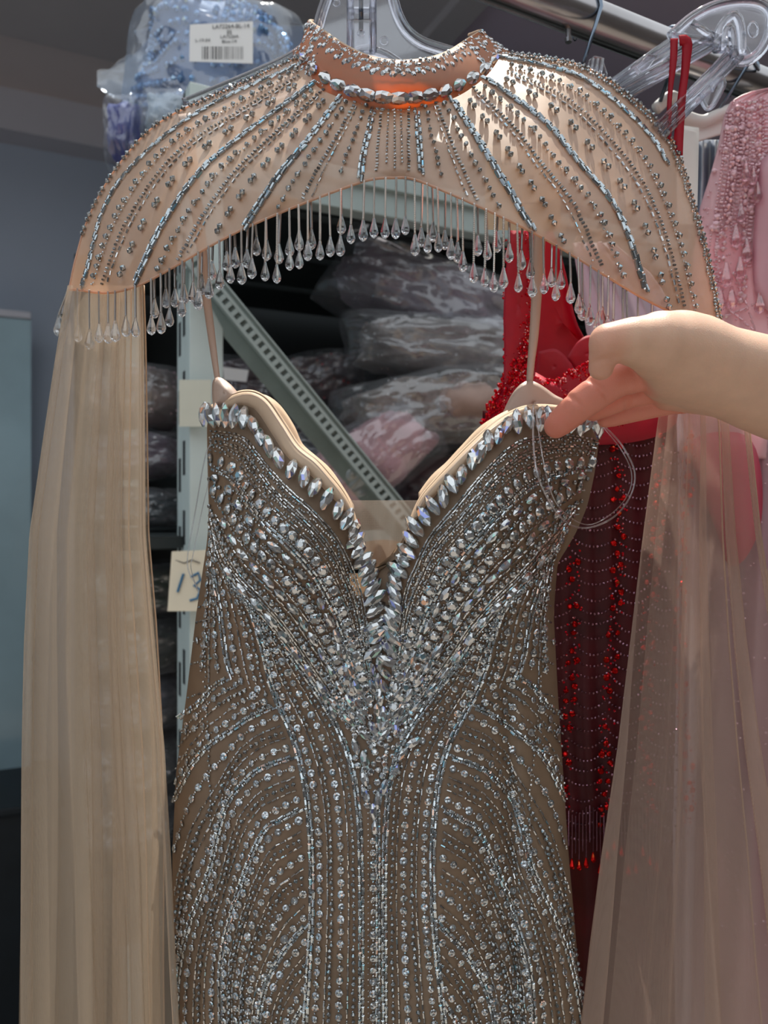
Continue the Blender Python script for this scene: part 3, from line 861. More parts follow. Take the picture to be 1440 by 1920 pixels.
# stitching line on the edge, and the cup lining standing up behind it
def stitch(seg, off):
    tang = np.gradient(seg, axis=0); pts = []
    for i in range(len(seg)):
        t = tang[i] / (np.linalg.norm(tang[i]) + 1e-9); nn = np.array([-t[1], t[0]]); x, y = seg[i] + nn * off
        pts.append(PF(x, y, gown_depth(x, y) - 0.0052))
    return pts
MB().tube(stitch(iL[12:-6], 8), 0.00028, 5).build('stitching', M['ribbon'], bL)
MB().tube(stitch(iR[6:-14], 8), 0.00028, 5).build('stitching', M['ribbon'], bR)
def cup(pts, name, d0, d1):
    """back lining of a cup: a curved strip with a rolled top"""
    c = cr(pts, 40); V = []
    for i, (x, y) in enumerate(c):
        for j in range(10):
            a = j / 9
            V.append(PF(x, y + 95 * a + 6, d0 + (d1 - d0) * a - 0.012 * math.sin(math.pi * a) - 0.004 * math.sin(i * 0.3)))
    o = obj(name, mesh_np(name, V, grid_faces(40, 10), M['lining'], True), gown)
    s_ = o.modifiers.new('sol', 'SOLIDIFY'); s_.thickness = 0.002
    return o
cup([(470, 738), (495, 738), (520, 756), (545, 792), (562, 826), (590, 852), (615, 876), (640, 912), (660, 945)], 'cup_lining', 0.552, 0.556)
cup([(790, 920), (815, 886), (840, 862), (870, 832), (905, 796), (945, 770), (985, 758)], 'cup_lining', 0.552, 0.556)
# mesh panel in the deep neckline
V = []
for i in range(12):
    for j in range(14):
        y = 938 + (1125 - 938) * i / 11 
        xl_ = np.interp(y, [930, 1000, 1120], [655, 668, 712]); xr_ = np.interp(y, [930, 1000, 1120], [792, 768, 724])
        V.append(PF(xl_ + (xr_ - xl_) * j / 13, y, 0.528 - 0.002 * math.sin(j * 0.9)))
obj('mesh_panel', mesh_np('mesh_panel', V, grid_faces(12, 14), M['mesh'], True), gown)
V = []
for i in range(10):
    for j in range(14):
        y = 1018 + (1140 - 1018) * i / 9 - 6 * math.sin(math.pi * j / 13)
        xl_ = np.interp(y, [1000, 1120], [672, 708]); xr_ = np.interp(y, [1000, 1120], [764, 728])
        V.append(PF(xl_ + (xr_ - xl_) * j / 13, y, 0.531))
obj('gusset', mesh_np('gusset', V, grid_faces(10, 14), M['gown'], True), gown)
# shoulder tabs and hanging ribbons
def sheet(name, px_pts, d, mat, parent, th=0.0009, bulge=0.003, smooth=True):
    c = np.mean(np.array(px_pts, float), axis=0)
    ring = cr(px_pts + [px_pts[0]], 40)[:-1]
    V = []; nr = 6
    for k in range(nr):
        f = k / (nr - 1)
        for x, y in ring:
            q = c + (np.array([x, y]) - c) * f
            V.append(PF(q[0], q[1], (d(q[0], q[1]) if callable(d) else d) - bulge * (1 - f * f)))
    m = len(ring)
    o = obj(name, mesh_np(name, V, grid_faces(nr, m, True), mat, smooth), parent)
    s_ = o.modifiers.new('sol', 'SOLIDIFY'); s_.thickness = th
    return o
sheet('shoulder_tab', [(402, 762), (400, 735), (402, 714), (412, 710), (430, 722), (444, 738), (450, 750), (430, 765)], 0.545, M['ribbon'], gown, bulge=0.006)
sheet('shoulder_tab', [(944, 772), (960, 740), (978, 720), (995, 715), (1015, 724), (1040, 742), (1062, 756), (1060, 790), (1000, 800), (950, 800)], 0.556, M['ribbon'], gown, bulge=0.003)
def ribbon(name, pts, mat, parent, th=0.0006):
    """flat strip; pts: (px, py, d, width px)"""
    c = cr(pts, 50); V = []
    for i, (x, y, d, w) in enumerate(c):
        tx, ty = (c[min(i + 1, 49)] - c[max(i - 1, 0)])[:2]; l = math.hypot(tx, ty)
        nx, ny = -ty / l, tx / l
        for j in (-1, -0.5, 0, 0.5, 1):
            V.append(PF(x + nx * w / 2 * j, y + ny * w / 2 * j, d + 0.0015 * abs(j) + 0.001 * j))
    o = obj(name, mesh_np(name, V, grid_faces(50, 5), mat, True), parent)
    s_ = o.modifiers.new('sol', 'SOLIDIFY'); s_.thickness = th
    return o
ribbon('hanging_ribbon', [(347, 214, 0.556, 24), (358, 300, 0.545, 24), (375, 430, 0.545, 20), (386, 540, 0.545, 15), (396, 620, 0.546, 13), (404, 680, 0.548, 10), (410, 722, 0.55, 8)], M['ribbon'], gown)
ribbon('hanging_ribbon', [(1028, 130, 0.56, 24), (1022, 260, 0.56, 23), (1014, 400, 0.558, 22), (1008, 520, 0.556, 19), (1002, 620, 0.556, 16), (996, 680, 0.557, 12), (993, 722, 0.558, 10)], M['ribbon'], gown)

# ---- stones and beads on the gown
bed = Bed(GS)
def lerp(a, b, s, n=80): return cr(a, n) * (1 - s) + cr(b, n) * s
def xc(y): return float(np.interp(y, [1000, 1250, 1400, 1950], [716, 714, 699, 698]))
def mirror(c):
    out = []
    for x, y in np.asarray(c, float):
        k = (g_right(y) - xc(y)) / (xc(y) - g_left(y)) if y > 900 else (1115 - 716) / (716 - 391)
        yy = y - 14 * min(1, max(0, (1050 - y) / 100)) * min(1, max(0, (600 - x) / 150))
        out.append((xc(y) + (xc(y) - x) * k, yy))
    return np.array(out)
LEFT = [(396, 778, 92), (408, 780, 92), (420, 779, 90), (432, 781, 88), (449, 784, 84), (467, 787, 98), (484, 802, 102), (495, 824, 104), (511, 843, 98), (528, 866, 100), (550, 887, 75), (571, 901, 74), (589, 919, 72), (609, 938, 68),
        (628, 957, 66), (643, 974, 60), (655, 993, 55), (662, 1012, 48), (667, 1030, 45), (677, 1049, 48), (685, 1065, 44), (690, 1082, 42), (697, 1101, 42), (702, 1120, 40), (703, 1142, 35), (700, 1172, 34), (704, 1192, 40), (700, 1220, 30)]
RIGHT = [(1112, 800, 92), (1100, 794, 95), (1090, 792, 70), (1078, 796, 96), (1064, 790, 92), (1018, 786, 96), (1006, 789, 92), (984, 788, 92), (963, 795, 108), (945, 803, 75), (930, 822, 80), (912, 833, 84), (898, 855, 75), (884, 869, 82), (867, 896, 78), (849, 912, 112), (835, 934, 104),
         (816, 949, 120), (801, 968, 120), (785, 986, 130), (774, 1011, 130), (766, 1033, 138), (758, 1050, 142), (749, 1068, 135), (744, 1089, 132), (741, 1110, 130), (743, 1132, 128), (737, 1150, 135), (734, 1168, 130), (733, 1190, 125), (730, 1213, 128), (728, 1237, 150)]
for lst in (LEFT, RIGHT):
    for x, y, a in lst:
        ra = math.radians(a); bed.put('marquise', min(max(x, g_left(y) + 8), g_right(y) - 8), y, math.cos(ra), -math.sin(ra), random.uniform(0.93, 1.05) * (1 if y < 1240 else 0.9), 12 if y < 1000 else 5, jit=0.28)
CENT = [(697, 1254, 95), (722, 1262, 125), (699, 1288, 110), (719, 1285, 120), (713, 1312, 90), (719, 1340, 95), (765, 1303, 65), (752, 1333, 70), (742, 1359, 80), (701, 1366, 120), (781, 1270, 75), (636, 1216, 112), (649, 1256, 100), (660, 1291, 105), (671, 1320, 120),
        (667, 1399, 110), (684, 1425, 100), (683, 1458, 105), (685, 1490, 110), (739, 1446, 70), (720, 1476, 80), (753, 1415, 45), (774, 1392, 40), (624, 1336, 115), (608, 1303, 110), (711, 1243, 90), (709, 1275, 96), (711, 1302, 88), (707, 1332, 94), (712, 1354, 84), (700, 1522, 100), (702, 1552, 90), (708, 1500, 85)]
for x, y, a in CENT:
    ra = math.radians(a); bed.put('marquise_small', x, y, math.cos(ra), -math.sin(ra), random.uniform(0.9, 1.1), 2.0, jit=0.25)
A_ = [(396, 806), (430, 808), (462, 818), (484, 845), (512, 880), (545, 915), (585, 950), (622, 990), (646, 1028), (668, 1080), (682, 1130), (690, 1190), (698, 1262), (708, 1340)]
B_ = [(394, 975), (408, 1040), (438, 1092), (480, 1138), (520, 1184), (560, 1238), (600, 1292), (640, 1340), (675, 1372), (706, 1402)]
A_R = [(1121, 824), (1060, 812), (1010, 814), (975, 822), (945, 842), (918, 868), (890, 900), (862, 935), (838, 962), (812, 992), (795, 1020), (780, 1055), (765, 1090), (755, 1130), (748, 1190), (738, 1262), (720, 1340)]
LINES = [(0.03, 'bugle2', 0, .95, .9), (0.075, 'seedmix', 0, .93, .9), (0.115, 'bugle', 0, .9, .9), (0.15, 'bugle2', 0, .9, 1), (0.19, 'seedmix', 0, .9, .9), (0.225, 'bugle', 0, .86, 1), (0.255, 'bugle', .1, .85, 1),
         (0.31, 'round', 0, .93, .93), (0.355, 'seed', .1, .85, 1), (0.40, 'baguette', 0, .92, .9), (0.455, 'seedmix', .1, .8, 1.3), (0.49, 'marquise_small', .02, .9, .95), (0.54, 'bicone', 0, .85, 1.2), (0.565, 'bugle', .1, .9, 1),
         (0.62, 'round', .02, .94, .95), (0.67, 'seedmix', 0, .9, 1.2), (0.70, 'bugle', 0, .92, 1), (0.75, 'marquise_small', .1, .95, .95), (0.80, 'bugle', .05, .95, .95), (0.835, 'bicone', 0, .95, 1),
         (0.87, 'round_small', .02, .97, 1), (0.91, 'bugle2', 0, .97, .9), (0.945, 'bugle', 0, 1, .9), (0.975, 'marquise_small', .2, 1, 1.1), (1.0, 'bugle2', 0, 1, .9), (1.03, 'seedmix', .1, 1, 1)]
G1 = [(415, 1062), (440, 1105), (482, 1152), (522, 1198), (566, 1256), (604, 1314), (636, 1372), (657, 1430), (670, 1500), (676, 1600), (677, 1760), (676, 1960)]
SP2 = [(420, 1066), (452, 1112), (474, 1150), (492, 1210), (512, 1292), (545, 1370), (568, 1450), (582, 1560), (585, 1700), (580, 1800), (570, 1960)]
SP1 = [(397, 1050), (406, 1100), (414, 1150), (425, 1232), (437, 1272)]
SP2T = [(438, 1095), (466, 1135), (488, 1200), (505, 1272), (516, 1315)]
BR = [[(431, 1270), (402, 1287), (373, 1319), (338, 1344)],
      [(521, 1322), (469, 1345), (430, 1372), (393, 1397), (360, 1436), (328, 1500)],
      [(562, 1415), (489, 1441), (455, 1470), (428, 1505), (410, 1560), (396, 1622), (375, 1680), (358, 1724), (342, 1790), (334, 1855), (330, 1960)],
      [(574, 1511), (524, 1538), (500, 1552), (475, 1596), (446, 1675), (424, 1753), (415, 1812), (414, 1870), (417, 1960)],
      [(577, 1730), (533, 1782), (501, 1841), (487, 1900), (482, 1960)],
      [(572, 1880), (552, 1915), (540, 1960)]]
def both(c, kind, *a, **kw):
    bed.line(c, kind, *a, **kw); bed.line(mirror(c), kind, *a, **kw)
for s, kind, b0, b1, gap in LINES:
    bed.line(lerp(A_, B_, s), kind, b0, b1, gap); bed.line(lerp(A_R, np.vstack([[(1082, 962)], mirror(cr(B_, 60))]), s), kind, b0, b1, gap)
both(cr(G1, 120), 'baguette', 0.2, 1, 0.95, 0.95)
both(cr(SP2, 120), 'baguette', 0.03, 1, 0.95, 1.0)
both(cr(SP1, 60), 'baguette', 0.1, 1, 1, 0.9)
for s, kind, b0, b1, gap in [(0.17, 'drops', .12, 1, 1.1), (0.33, 'bugle', .1, 1, 1), (0.42, 'bicone', .05, 1, 1.15), (0.60, 'drops', .12, 1, 1.15), (0.75, 'bugle', .05, 1, 1), (0.85, 'bicone', .05, 1, 1.2)]:
    both(lerp(SP2, G1, s, 120), kind, b0, b1, gap)
for s, kind in [(0.22, 'drops'), (0.42, 'bugle'), (0.62, 'drops'), (0.8, 'bicone')]:
    both(lerp(SP1, SP2T, s, 60), kind, 0.05, 1, 1.05)
bed.line(cr([(699, 1575), (699, 1960)], 60), 'drops', 0, 1, 1.1)
for x in (690, 708): bed.line(cr([(x, 1455), (x, 1960)], 60), 'baguette' if x == 708 else 'seed', 0.05, 1, 1.0 if x == 708 else 2.5, 0.8)
for i, br in enumerate(BR):
    both(cr(br, 100), 'baguette', 0.02, 1, 1, 0.92)
    if i + 1 < len(BR):
        nb_ = BR[i + 1]
        few = [(0.2, 'drops', 1.2), (0.38, 'bugle', 1.0), (0.5, 'bicone', 1.1), (0.62, 'bugle', 1.2), (0.8, 'drops', 1.1)]
        many = [(0.09, 'drops', 1.1), (0.19, 'bugle', 1.0), (0.25, 'bicone', 1.3), (0.31, 'bugle', 1.1), (0.41, 'drops', 1.15), (0.51, 'bugle', 1.0), (0.57, 'bicone', 1.2), (0.63, 'seedmix', 1.6), (0.72, 'drops', 1.1), (0.83, 'bugle', 1.0), (0.92, 'drops', 1.25)]
        for s, kind, gap in (many if i == 3 else few):
            if i == 0 and kind == 'bicone': continue
            gap *= random.uniform(0.92, 1.1)
            both(lerp(br, nb_, s, 100), kind, 0.03, 1, gap)
both(cr([(396, 1000), (391, 1090), (386, 1180), (378, 1262)], 50), 'drops', 0, 1, 0.95)
both(cr([(404, 1030), (402, 1110), (404, 1200), (410, 1262)], 50), 'drops', 0, 1, 1.0)
both(cr([(399, 1010), (396, 1100), (394, 1190), (392, 1290)], 50), 'bugle', 0, 1, 1.0)
for q_ in range(5):
    both(cr([(446 + 15 * q_, 1285 + 9 * q_), (425 + 15 * q_, 1296 + 9 * q_), (398 + 14 * q_, 1312 + 10 * q_)], 30), ['bugle', 'bicone', 'drops'][q_ % 3], 0, 1, 1.0)
# short strands at the left side seam and its mirror image
for y in (1130, 1160, 1195, 1238, 1300, 1365, 1412):
    xl_ = g_left(y)
    both([(xl_ + 42, y - 4), (xl_ + 20, y + 2), (xl_ + 3, y + 8)], 'drops' if y % 2 else 'bugle', 0, 1, 0.85)
both(cr([(396, 1110), (386, 1250), (392, 1420), (398, 1560), (400, 1700), (396, 1960)], 80), 'seedmix', 0, 1, 1.5)
both(cr([(372, 1560), (352, 1660), (332, 1760), (326, 1900)], 60), 'pairs', 0, 1, 1.0, 0.9)
# small stones filling the point of the bodice
tri = [(606, 1240), (712, 1150), (815, 1240), (770, 1350), (735, 1420), (712, 1520), (690, 1520), (660, 1400)]
def in_poly(x, y, poly):
    ins = False; n = len(poly)
    for i in range(n):
        (x1, y1), (x2, y2) = poly[i], poly[(i + 1) % n]
        if (y1 > y) != (y2 > y) and x < (x2 - x1) * (y - y1) / (y2 - y1) + x1: ins = not ins
    return ins
big = LEFT + RIGHT + CENT
k = 0; pts_ = []
while k < 5000 and len(pts_) < 190:
    k += 1
    x, y = random.uniform(600, 820), random.uniform(1150, 1525)
    if not in_poly(x, y, tri): continue
    if any((x - a) ** 2 + (y - b) ** 2 < 16 ** 2 for a, b, _ in big): continue
    if any((x - a) ** 2 + (y - b) ** 2 < 10.5 ** 2 for a, b in pts_): continue
    pts_.append((x, y)); an = random.uniform(0, 6.28)
    bed.put('round_small', x, y, math.cos(an), math.sin(an), random.uniform(0.75, 1.25), 1.0, jit=0.3)
bed.bake(gown, BMATS, {'marquise': 'marquise_stone', 'marquise_small': 'small_marquise_stone', 'round': 'round_stone', 'round_small': 'small_round_stone', 'drop': 'drop_crystal', 'baguette': 'baguette_stone'}, 300)
# clear hanging loops sewn at the underarms
def loop(name, pts, r=0.0006):
    c = cr(pts, 60)
    MB().tube([PF(x, y, d) for x, y, d in c], r, 8).build(name, M['elastic'], gown, smooth=True)
loop('elastic_loop', [(396, 830, 0.53), (384, 860, 0.53), (366, 960, 0.535), (352, 1040, 0.535), (354, 1072, 0.535), (366, 1094, 0.535), (372, 1110, 0.54)], 0.0004)
loop('elastic_loop', [(392, 900, 0.53), (378, 960, 0.535), (362, 1040, 0.535), (358, 1064, 0.535), (370, 1108, 0.54)], 0.0003)
loop('elastic_loop', [(1000, 760, 0.50), (1000, 830, 0.475), (1008, 890, 0.455), (1030, 940, 0.47), (1060, 978, 0.49), (1100, 990, 0.51), (1150, 970, 0.52), (1182, 930, 0.525), (1190, 885, 0.525), (1168, 838, 0.525), (1140, 806, 0.53), (1112, 786, 0.535)], 0.00055)
loop('elastic_loop', [(1004, 768, 0.50), (1018, 860, 0.465), (1036, 930, 0.47), (1064, 966, 0.49), (1104, 984, 0.512), (1148, 962, 0.522), (1178, 926, 0.527), (1184, 886, 0.527), (1164, 842, 0.527), (1130, 800, 0.535)], 0.00035)

# ================================================================== the cape
# nine strands from collar to hem: (px, py, depth)
CAPE = [
    [(578, 98, .562), (430, 165, .560), (300, 228, .566), (222, 308, .566), (168, 400, .560), (142, 480, .552), (128, 545, .548)],
    [(590, 156, .524), (430, 275, .508), (370, 330, .500), (325, 392, .498), (296, 440, .498), (268, 500, .500), (250, 540, .502)],
    [(640, 184, .500), (575, 270, .482), (540, 312, .478), (510, 352, .476), (486, 388, .475), (470, 412, .475), (460, 428, .475)],
    [(702, 198, .495), (692, 245, .478), (686, 270, .474), (681, 295, .472), (678, 315, .471), (676, 330, .470), (674, 343, .470)],
    [(740, 200, .494), (740, 240, .477), (740, 262, .473), (740, 285, .471), (740, 305, .470), (740, 320, .469), (740, 334, .469)],
    [(780, 198, .495), (784, 245, .478), (786, 270, .474), (788, 295, .472), (789, 315, .471), (790, 328, .470), (792, 342, .470)],
    [(846, 186, .499), (905, 280, .482), (930, 322, .478), (955, 362, .476), (975, 398, .475), (990, 420, .475), (998, 436, .475)],
    [(908, 146, .522), (1020, 228, .508), (1080, 300, .500), (1140, 370, .498), (1172, 430, .498), (1196, 500, .500), (1216, 566, .502)],
    [(944, 98, .562), (1090, 122, .562), (1190, 185, .568), (1262, 262, .570), (1300, 370, .566), (1330, 480, .560), (1358, 622, .556)],
]
NB = 60
CK = np.array([cr(c, NB) for c in CAPE])                       # (9, NB, 3)
CA = np.array([0, 1.6, 2.8, 3.6, 4.0, 4.4, 5.2, 6.4, 8.0]) / 8.0
def cape_pd(a, b):
    """pixel and depth of the cape at strand a (0..1), place b (0..1)"""
    j = b * (NB - 1); j0 = int(min(max(math.floor(j), 0), NB - 2)); f = j - j0
    Q = CK[:, j0] * (1 - f) + CK[:, j0 + 1] * f
    i = int(np.clip(np.searchsorted(CA, a) - 1, 0, 7))
    t = (a - CA[i]) / (CA[i + 1] - CA[i])
    p1, p2 = Q[i], Q[i + 1]
    h = CA[i + 1] - CA[i]
    m1 = (Q[i + 1] - Q[i - 1]) / (CA[i + 1] - CA[i - 1]) * h if i > 0 else (p2 - p1)
    m2 = (Q[i + 2] - Q[i]) / (CA[i + 2] - CA[i]) * h if i < 7 else (p2 - p1)
    t2, t3 = t * t, t * t * t
    q = (2 * t3 - 3 * t2 + 1) * p1 + (t3 - 2 * t2 + t) * m1 + (-2 * t3 + 3 * t2) * p2 + (t3 - t2) * m2
    q[2] += 0.0022 * math.sin(a * 46 + b * 2) * b + 0.0016 * math.sin(a * 19 - b * 6) * b
    return q
def cape_p(a, b):
    x, y, d = cape_pd(a, b); return PF(x, y, d)
class CapeSurf:
    def frame(self, a, b, ta, tb, size=1.0, lift=0.0, side=0.0):
        e = 0.004
        o = cape_p(a, b)
        T_ = (cape_p(a, min(b + e * 2, 1)) - cape_p(a, max(b - e * 2, 0))).normalized()
        Q_ = cape_p(min(a + e, 1), b) - cape_p(max(a - e, 0), b)
        N_ = T_.cross(Q_).normalized()
        if N_.y > 0: N_ = -N_
        Y_ = N_.cross(T_)
        s = 0.60 * K / F
        return (o + N_ * lift * s + Y_ * side * s, T_, Y_, N_, size * s)
class CapeBed(Bed):
    """strings beads along a strand; positions are measured in pixels along the strand"""
    def strand(self, a, kind, b0=0.03, b1=0.96, gap=1.0, size=1.0, wob=0.0):
        bs = np.linspace(0, 1, 120); c = np.array([cape_pd(a, b)[:2] for b in bs])
        s = np.r_[0, np.cumsum(np.linalg.norm(np.diff(c, axis=0), axis=1))]; L = s[-1]
        self._a, self._s, self._bs, self._w = a, s, bs, wob
        self.line_ab(L, kind, b0, b1, gap * 1.22, size)
    def line_ab(self, L, kind, b0, b1, gap, size):
        cc = np.stack([np.linspace(0, L, 200), np.zeros(200)], -1)
        self.line(cc, kind, b0, b1, gap, size)
    def put(self, kind, x, y, tx, ty, size=1.0, lift=0.0, side=0.0, jit=0.2):
        b = float(np.interp(x, self._s, self._bs))
        a = self._a + self._w * math.sin(b * 14 + self._a * 30)
        fr = self.s.frame(a, b, 0, 1, size, lift, side + y)
        if abs(ty) > abs(tx):       # laid across the strand
            o, X, Y, Z, s_ = fr; fr = (o, Y, -X, Z, s_)
        self.b.setdefault(kind, []).append(jitter(fr, jit))
cape = empty('beaded_cape', PF(740, 640, 0.53), 'peach organza cape with crystal collar, bead fringe and long tulle falls', 'cape')
na, nb = 150, 60
V = [cape_p(i / (na - 1), j / (nb - 1)) for i in range(na) for j in range(nb)]
cp = obj('cape_panel', mesh_np('cape_panel', V, grid_faces(na, nb), M['cape'], True), cape)
MB().tube([cape_p(i / 139, 0.997) for i in range(140)], 0.0007, 6).build('hem', M['cape'], cape, smooth=True)
MB().tube([cape_p(0.002, b / 59) for b in range(60)], 0.0006, 6).build('edge_binding', M['cape'], cape, smooth=True)
MB().tube([cape_p(0.998, b / 59) for b in range(60)], 0.0006, 6).build('edge_binding', M['cape'], cape, smooth=True)

cb = CapeBed(CapeSurf())
cb.strand(0.006, 'pairs', 0.02, 0.86, 0.75, 0.95); cb.strand(0.994, 'bicone', 0.02, 0.99, 0.8, 0.95)
cb.strand(0.012, 'seedmix', 0.0, 0.35, 0.8, 1.3); cb.strand(0.985, 'seedmix', 0.0, 0.99, 0.7, 1.1)
cb.strand(0.040, 'baguette', 0.02, 0.99, 0.92, 0.92, wob=0.008); cb.strand(0.962, 'baguette', 0.0, 0.55, 0.92, 0.95)
for side in (0, 1):
    q = (lambda a: a) if side == 0 else (lambda a: 1 - a)
    cb.strand(q(0.078), 'bicone', 0.04, 0.97, 1.25, 1.15)
    cb.strand(q(0.083), 'seed', 0.04, 0.97, 1.5, 0.9)
    cb.strand(q(0.112), 'squares', 0.04, 0.97, 1.0, 1.0)
    cb.strand(q(0.126), 'bugle', 0.08, 0.97, 1.25, 0.9)
    cb.strand(q(0.160), 'pairs', 0.06, 0.97, 1.15, 1.1)
    cb.strand(q(0.200), 'baguette', 0.0, 0.97, 0.90, 1.0)
    cb.strand(q(0.236), 'bicone', 0.03, 0.97, 1.35, 1.1); cb.strand(q(0.239), 'seed', 0.03, 0.97, 2.2, 1.0)
    cb.strand(q(0.266), 'squares', 0.0, 0.97, 1.0, 1.0)
    cb.strand(q(0.277), 'bugle', 0.05, 0.97, 1.3, 0.85)
    cb.strand(q(0.310), 'pairs', 0.06, 0.95, 1.0, 1.0)
    cb.strand(q(0.348), 'baguette', 0.0, 0.97, 0.90, 0.95)
    cb.strand(q(0.376), 'bicone', 0.03, 0.95, 1.3, 1.0)
    cb.strand(q(0.398), 'squares', 0.0, 0.95, 1.0, 0.9)
    cb.strand(q(0.407), 'bugle', 0.05, 0.95, 1.2, 0.8)
    cb.strand(q(0.428), 'bicone', 0.03, 0.85, 1.2, 0.85)
    cb.strand(q(0.450), 'baguette', 0.05, 0.92, 0.9, 0.8)
    cb.strand(q(0.470), 'squares', 0.0, 0.9, 1.0, 0.75)
    cb.strand(q(0.486), 'seed', 0.0, 0.8, 1.2, 0.9)
cb.strand(0.5, 'seed', 0.0, 0.9, 1.0, 1.0)
cb.bake(cape, dict(BMATS, baguette=M['baguette_backlit']), {'bicone': 'cut_bead', 'baguette': 'baguette_stone'}, 300)

# ---- stand collar
CB = cr([(566, 96, .60), (552, 108, .575), (566, 142, .548), (606, 178, .522), (660, 202, .502), (737, 212, .494), (814, 204, .502), (872, 184, .522), (924, 152, .548), (962, 112, .575), (950, 98, .60)], 90)
CT = cr([(606, 46, .615), (580, 40, .59), (604, 58, .552), (645, 86, .518), (690, 107, .496), (742, 116, .488), (800, 112, .496), (842, 98, .518), (876, 76, .552), (904, 58, .59), (880, 66, .615)], 90)
class CollarSurf:
    def pd(self, t, v):
        j = np.clip(t, 0, 1) * 89; j0 = int(min(math.floor(j), 88)); f = j - j0
        a = CT[j0] * (1 - f) + CT[j0 + 1] * f; b = CB[j0] * (1 - f) + CB[j0 + 1] * f
        q = a * (1 - v) + b * v
        q[2] -= 0.006 * math.sin(math.pi * v)
        return q
    def p(self, t, v):
        x, y, d = self.pd(t, v); return PF(x, y, d)
    def fr(self, t, v, size=1.0, lift=0.0, ang=0.0):
        e = 0.004
        T_ = (self.p(t + e, v) - self.p(t - e, v)).normalized(); Q_ = self.p(t, v + 0.03) - self.p(t, v - 0.03)
        N_ = T_.cross(Q_).normalized()
        if N_.y > 0 and 0.12 < t < 0.88: N_ = -N_
        elif N_.dot(self.p(t, v) - PF(740, 120, 0.60)) < 0: N_ = -N_
        Y_ = N_.cross(T_); s = 0.51 * K / F
        T2 = T_ * math.cos(ang) + Y_ * math.sin(ang)
        return (self.p(t, v) + N_ * lift * s, T2, N_.cross(T2), N_, size * s)
cs = CollarSurf()
col = obj('collar', mesh_np('collar', [cs.p(i / 119, j / 13) for i in range(120) for j in range(14)], grid_faces(120, 14), M['collar'], True), cape)
s_ = col.modifiers.new('sol', 'SOLIDIFY'); s_.thickness = 0.0012; s_.offset = -1
MB().tube([cs.p(i / 119, 0.0) for i in range(120)], 0.0012, 8).build('collar_rim', M['lining'], cape, smooth=True)
cfr = {}
def cput(kind, fr, jit=0.25): cfr.setdefault(kind, []).append(jitter(fr, jit))
n = 15
for i in range(n): cput('marquise', cs.fr(0.10 + 0.80 * i / (n - 1), 0.70, 0.98, 3), 0.22)
for i in range(150): cput('seed', cs.fr(0.05 + 0.9 * i / 149, 0.05 + random.uniform(-0.05, 0.06), random.uniform(3, 5), 2))
for i in range(44): cput('round_small', cs.fr(0.05 + 0.9 * i / 43, 0.21 + 0.06 * (i % 2), random.uniform(0.95, 1.25), 1))
for i in range(70): cput('bugle', cs.fr(0.05 + 0.9 * i / 69, 0.44 + random.uniform(-0.02, 0.02), 0.85, 0))
for i in range(60): cput('bugle', cs.fr(0.06 + 0.88 * i / 59, 0.90, 0.8, 0))
for i in range(52): cput('round_small', cs.fr(0.05 + 0.9 * i / 51, 0.985 + random.uniform(-0.03, 0.03), random.uniform(0.7, 1.1), 1))
for i in range(320): cput('seed', cs.fr(random.uniform(0.04, 0.96), random.choice([0.07, 0.97, 0.93, 0.88, 0.15, 0.98]) + random.uniform(-0.03, 0.03), random.uniform(2, 3.6), 2))
for lo, hi in ((0.02, 0.16), (0.84, 0.98)):
    for i in range(130): cput('round_small' if i % 3 == 0 else 'seed', cs.fr(random.uniform(lo, hi), random.uniform(0.02, 1.02), random.uniform(0.8, 1.2) * (1 if i % 3 == 0 else 3), 2), 0.5)
single_beads('marquise_stone', 'marquise', cfr['marquise'], M['crystal'], col)
single_beads('small_round_stone', 'round_small', cfr['round_small'], M['round'], col)
stuff_beads('collar_seed_beads', *PROTO['seed'], cfr['seed'], M['silver'], col)
stuff_beads('collar_bugle_beads', *PROTO['bugle'], cfr['bugle'], M['silver'], col)

# ---- bead fringe along the hem: string with a faceted drop
def unit_string():
    """a string of round beads one unit long"""
    V, Fc = [], []
    n, m = 30, 6
    for i in range(n + 1):
        for half in (0, 1):
            z = -(i + half * 0.5) / (n + 0.5); r = (0.75 if half == 0 else 1.65)
            V += [(r * math.cos(2 * math.pi * k / m), r * math.sin(2 * math.pi * k / m), z) for k in range(m)]
    rows = 2 * (n + 1)
    for i in range(rows - 1):
        for k in range(m): Fc.append((i * m + k, (i + 1) * m + k, (i + 1) * m + (k + 1) % m, i * m + (k + 1) % m))
    return V, Fc
uv, uf = unit_string()
STR_ME = mesh_np('fringe_string', uv, uf, M['strand'])
TV, TF = PROTO['tear']
TEAR_ME = mesh_np('teardrop', TV, TF, M['tear'])
CAPV, CAPF = PROTO['seed']
FR = []
hem_b = 0.995
